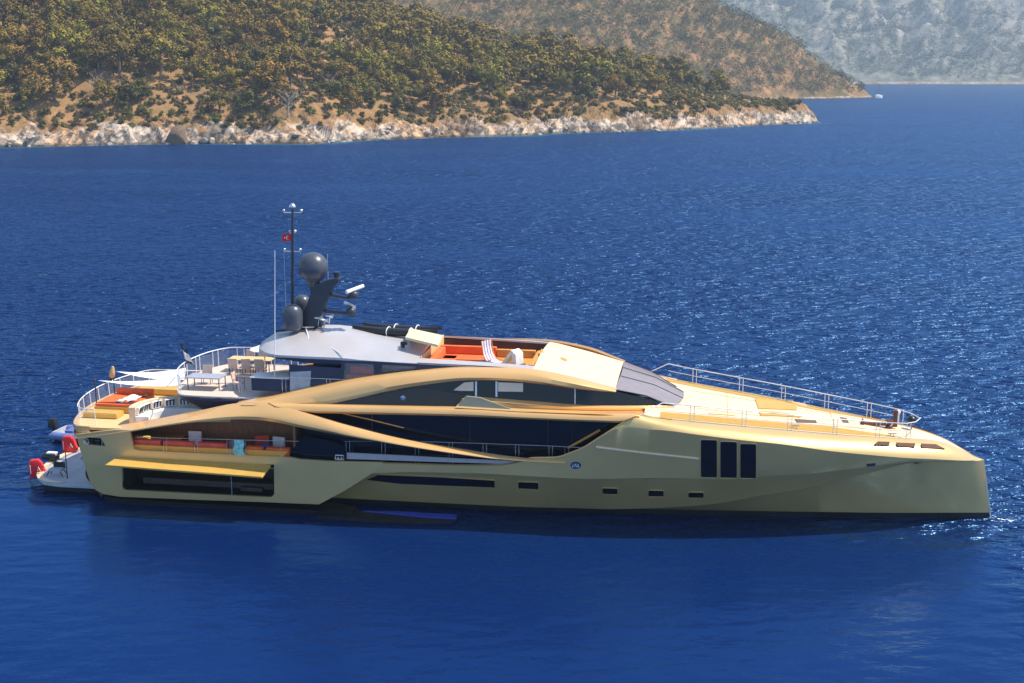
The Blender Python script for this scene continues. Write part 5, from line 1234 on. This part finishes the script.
# flybridge: striped chair and white folded chair
t = ything("striped_chair", "white and lilac striped reclining chair with tall back on the flybridge", "chair", (20.25, -.4, 7.2)); t.scale = (1.1, 1.25, 1.05); t.rotation_euler.z += -.6
mb = MB(); rows = []
prf = [(-.30, 1.45), (-.26, 1.1), (-.16, .75), (.02, .48), (.35, .40), (.8, .45)]
strp = mat("lilac_striped_fabric", (.74, .70, .74), .85, var=.05)
lil = mat("lilac_stripe", (.30, .22, .40), .85, var=.05)
for x, z in prf: rows.append([Vector((x - .0, -.28 + .08*k, z)) for k in range(8)])
mb = MB(); 
for i in range(len(rows) - 1):
    for k in range(7): mb.quad(rows[i][k], rows[i][k + 1], rows[i + 1][k + 1], rows[i + 1][k], k % 2)
mb.build("sling", [strp, lil], t)
mb = MB()
for y in (-.3, .3): mb.tube([(prf[0][0], y, prf[0][1]), (-.16, y, .75), (.02, y, .48), (.8, y, .45)], .025, 5); mb.tube([(-.1, y, .6), (.4, y, 0)], .022, 5); mb.tube([(.6, y, .45), (0, y, 0)], .022, 5)
mb.build("frame", tan, t)
t = ything("folding_lounger", "white folding lounger standing like a tent on the flybridge, right of the striped chair", "lounger", (21.45, -1.3, 7.2)); t.scale = (1.25, 1.2, 1.12); t.rotation_euler.z += -.45
mb = MB(); mb.prism([Vector((-.65, 0, .15)), Vector((.05, 0, 1.12)), Vector((.18, 0, 1.08)), Vector((-.5, 0, .08))], (0, .6, 0)); mb.build("backrest", whitef, t, bevel=.03)
mb = MB(); mb.prism([Vector((.05, 0, 1.12)), Vector((.30, 0, .95)), Vector((.34, 0, .1)), Vector((.22, 0, .1))], (0, .6, 0)); mb.build("seat", whitef, t, bevel=.03)
# swim platform things
def redthing(at, lb, rz_):
    t = ything("water_float", lb, "float", at, None); t.rotation_euler.z += rz_; t.scale = (.88, .9, .88)
    mb = MB(); out = [(-.50, -.25), (.42, -.12), (.55, .1), (.30, .85), (.1, 1.05), (-.42, 1.0), (-.52, .7)]
    mb.prism([Vector((x, -.17, z)) for x, z in out], (0, .34, 0)); bd = mb.build("body", redplastic, t, bevel=.09, smooth=50)
    mb = MB(); mb.tube([(.06, -.19, .28), (.12, -.19, .55), (.24, -.19, .28)], .028, 5); mb.tube([(-.38, -.19, .1), (-.40, -.19, .7)], .022, 5); mb.build("white_marking", whitem, bd)
    return t
p = pz(40, 476, .4); redthing((-5.75, -2.3, .45), "red padded float with white marking on the outer corner of the swim platform", .25)
redthing((-5.75, 1.5, .72), "red padded float with white marking at the far edge of the platform, beside the tender", .1)
p = pz(57, 475, .65); t = ything("platform_bench", "low dark seat with grey pad standing on the swim platform deck", "seat", (p.x, p.y, .65))
mb = MB(); mb.box((0, 0, .34), (.75, .45, .14)); mb.build("seat", greym, t, bevel=.03)
mb = MB(); mb.box((.05, .24, .52), (.7, .08, .36)); mb.build("backrest", blackr, t, bevel=.02)
for sx in (-.5, .5): mb = MB(); mb.tube([(sx*.6, -.2, .3), (sx, -.25, 0)], .03, 5); mb.tube([(sx*.6, .2, .3), (sx, .25, 0)], .03, 5); mb.build("leg", blackr, t)
p = pz(51, 461, .65); t = ything("diving_scooter", "black and white diving scooter lying at the far edge of the swim platform", "scooter", (p.x, p.y, .65))
mb = MB(); mb.lathe([(.02, -.6), (.16, -.5), (.24, -.1), (.26, .3), (.15, .5)], (0, 0, .27), 14, axis='x'); mb.build("body", blackr, t, smooth=180)
mb = MB(); mb.box((.1, 0, .50), (.6, .3, .12)); mb.build("top_cover", whitem, t, bevel=.04)
mb = MB(); mb.tube([(-.2, -.2, .4), (-.2, -.1, .95), (-.2, .1, .95), (-.2, .2, .4)], .02, 5); mb.build("handle", charcoal, t)
# tender tied up behind
c = (-6.6, 5.8, 0.0); t = ything("tender", "small blue grey inflatable tender with black outboard moored behind the stern", "boat", c); t.rotation_euler.z += -.08
mb = MB(); L = 5.2; path = spline([(-2.5, -.85, .42), (-1, -.9, .42), (1, -.8, .45), (2.1, -.35, .56), (2.5, 0, .62), (2.1, .35, .56), (1, .8, .45), (-1, .9, .42), (-2.5, .85, .42)], 40)
mb.tube(path, [.10] + [.26]*38 + [.10], 12); mb.build("tube", tubeg, t, smooth=60)
mb = MB(); mb.loft([spline([(-2.3, -.8, .35), (0, -.8, .3), (1.6, -.45, .35), (2.3, 0, .5)], 12), spline([(-2.3, 0, -.15), (0, 0, -.2), (1.6, 0, 0), (2.4, 0, .5)], 12), spline([(-2.3, .8, .35), (0, .8, .3), (1.6, .45, .35), (2.3, 0, .5)], 12)]); mb.box((-2.3, 0, .35), (.08, 1.6, .6)); mb.box((-.2, 0, .28), (4.2, 1.4, .06)); mb.build("floor", greym, t)
mb = MB(); mb.box((-.5, 0, .62), (.7, .6, .65)); mb.box((-.35, 0, 1.0), (.08, .55, .3)); mb.build("console", whitem, t, bevel=.05)
mb = MB(); mb.box((-1.3, 0, .55), (.6, 1.1, .35)); mb.build("bench", mat("blue_vinyl", (.10, .14, .36), .5), t, bevel=.05)
mb = MB(); mb.box((-2.75, 0, 1.0), (.60, .46, .62), None, 0, .75); ob = mb.build("outboard", blackr, t, bevel=.10, smooth=50)
mb = MB(); mb.box((-2.7, 0, .35), (.22, .16, .9)); mb.lathe([(.02, -.25), (.1, -.1), (.1, .2), (.03, .3)], (-2.7, 0, -.05), 10, axis='x'); mb.build("outboard_leg", blackr, ob)
q = [pz(a, b, .20) for a, b in ((362, 510.6), (400, 511.2), (457, 514.3), (456, 518.6), (425, 516.9), (385, 512.8))]  # added flat strip for the bright blue streak between hull and sponson nose
mb = MB(); mb.prism(q, (0, 0, -.12)); yput(mb, "blue_strip", mat("bright_blue_streak", (.015, .05, .42), .35, var=.05), tuple(q[0]), "narrow bright blue strip on the water against the dark waterline amidships", "mat", bevel=.02)
def rock_mesh(seed, fl):
    bm = bmesh.new(); bmesh.ops.create_icosphere(bm, subdivisions=3, radius=1.0); rg = random.Random(seed); cuts = [(Vector((rg.gauss(0, 1), rg.gauss(0, 1), rg.gauss(0, 1))).normalized(), rg.uniform(.55, .85)) for _ in range(11)]
    for v in bm.verts:
        for nn, dd_ in cuts:
            q = v.co.dot(nn)
            if q > dd_: v.co -= nn*(q - dd_)
        v.co.z *= fl
    me = bpy.data.meshes.new("boulder"); bm.to_mesh(me); bm.free(); return me
rk = mat("pale_boulder_rock", (.26, .22, .19), .9, var=.2, color2=(.50, .40, .32), vscale=.9, bump=.6, bscale=2); rkb = mat("brown_boulder_rock", (.10, .07, .05), .9, var=.3, color2=(.24, .15, .09), vscale=.6, bump=.6, bscale=2)
RM = [rock_mesh(i, f) for i, f in enumerate((.7, .9, .6, .8))]
for m_ in RM: m_.materials.append(rk)
rg = random.Random(12)
for k in range(70):
    px = rg.uniform(4, 815); py = float(np.interp(px, [p[0] for p in shore_px], [p[1] for p in shore_px])); g = ground(px, py); yy = g[1] + rg.uniform(-1.5, 5); xx = px and (px - 512)/FPX*yy
    zz_ = float(h1(np.array([xx]), np.array([yy]))[0]); o = bpy.data.objects.new("boulder", RM[k % 4]); COL.objects.link(o); sz = rg.uniform(.5, 1.6); o.location = (xx, yy, max(zz_, -.2) + .1*sz); o.scale = (sz*rg.uniform(.9, 1.6), sz, sz*rg.uniform(.7, 1.1)); o.rotation_euler = (rg.uniform(-.3, .3), rg.uniform(-.3, .3), rg.uniform(0, 6))
    zn = 'left stretch' if px < 270 else 'middle stretch' if px < 540 else 'right stretch'
    tag(o, "pale angular boulder among the shore rocks on the " + zn + " of the headland", "boulder", "shore boulders on the " + zn)
for (px, py, w_, h_, lb) in ((175, 144.6, 4.6, 4.4, "big dark brown boulder standing at the water's edge on the left shore"), (694, 128.5, 5.0, 2.8, "low brown boulder at the water's edge near the leaning pines")):
    g = ground(px, py); me = rock_mesh(int(px), 1.0); me.materials.append(rkb); o = bpy.data.objects.new("boulder", me); COL.objects.link(o); o.location = (g[0], g[1] + 2.5, h_*.45); o.scale = (w_, 3.2, h_); o.rotation_euler = (0, .15, .4); tag(o, lb, "boulder")
# distant anchored sailing boat
c = ground(878, 98.2); e = bpy.data.objects.new("sailing_boat", None); COL.objects.link(e); e.location = (c[0], c[1], 0); e.rotation_euler = (0, 0, .55)
tag(e, "small white sailing boat with bare mast anchored off the far point", "boat")
mb = MB(); rows = [[], [], [], [], []]
for i in range(11):
    s = i/10; x = -5.5 + 11*s; wd = 1.7*(1 - max(0, (s - .35)/.65)**2.2)*(.75 + .25*min(1, s/.3)); zt_ = 2.0 + .6*s*s
    for r, (f, z) in zip(rows, ((-1, zt_), (-.8, .1), (0, -.5), (.8, .1), (1, zt_))): r.append(Vector((x, f*wd, z)))
mb.loft(rows); mb.loft([rows[0], rows[4]]); mb.build("hull", whitem, e)
mb = MB(); mb.box((-.6, 0, 2.6), (5.4, 2.2, 1.2), None, 0, .8); cb = mb.build("cabin", whitem, e, bevel=.1)
mb = MB(); 
for sgn in (-1, 1): mb.box((-.6, sgn*1.0, 2.6), (3.0, .14, .26))
mb.build("cabin_window", glass, cb)
mb = MB(); mb.tube([(.8, 0, 1.5), (.8, 0, 13)], [.16, .12], 6); mb.tube([(.8, 0, 3.0), (-3.8, 0, 3.0)], .12, 6); mb.build("mast", charcoal, e)
mb = MB(); mb.box((-3.6, 0, 3.9), (2.6, 1.9, .08)); mb.build("bimini", navy, e)
# disturbed water at the stem: a short run of foam
mb = MB(); rng3 = random.Random(4)
foam = mat("sea_foam", (.75, .80, .84), .6, var=.1)
for k in range(12):
    u = 46.75 + abs(rng3.gauss(0, .9)); v = rng3.gauss(-.15, .22); r = rng3.uniform(.03, .07); 
    mb.add([(u + r*1.8*math.cos(a)*rng3.uniform(.6, 1.2), v + r*math.sin(a)*rng3.uniform(.6, 1.2), .03) for a in [q*math.pi/3.5 for q in range(7)]], [tuple(range(7))])
o = mb.build("foam", foam, None, org=(46.8, 0, 0)); o.location = yw(46.8, 0, 0); o.rotation_euler = (0, 0, -TH); tag(o, kind='stuff')
# ------------------------------------------------------------------ haze over the bay
hm = bpy.data.materials.new("haze_air"); hm.use_nodes = True; n = hm.node_tree; n.nodes.clear()
pvn = n.nodes.new('ShaderNodeVolumePrincipled'); pvn.inputs['Color'].default_value = (.56, .76, 1, 1); pvn.inputs['Density'].default_value = HAZE; pvn.inputs['Anisotropy'].default_value = 0.2
on = n.nodes.new('ShaderNodeOutputMaterial'); n.links.new(pvn.outputs[0], on.inputs['Volume'])
mb = MB(); mb.box((700, 2300, 449), (6400, 5400, 900)); hz_o = mb.build("haze", hm); tag(hz_o, kind='stuff')
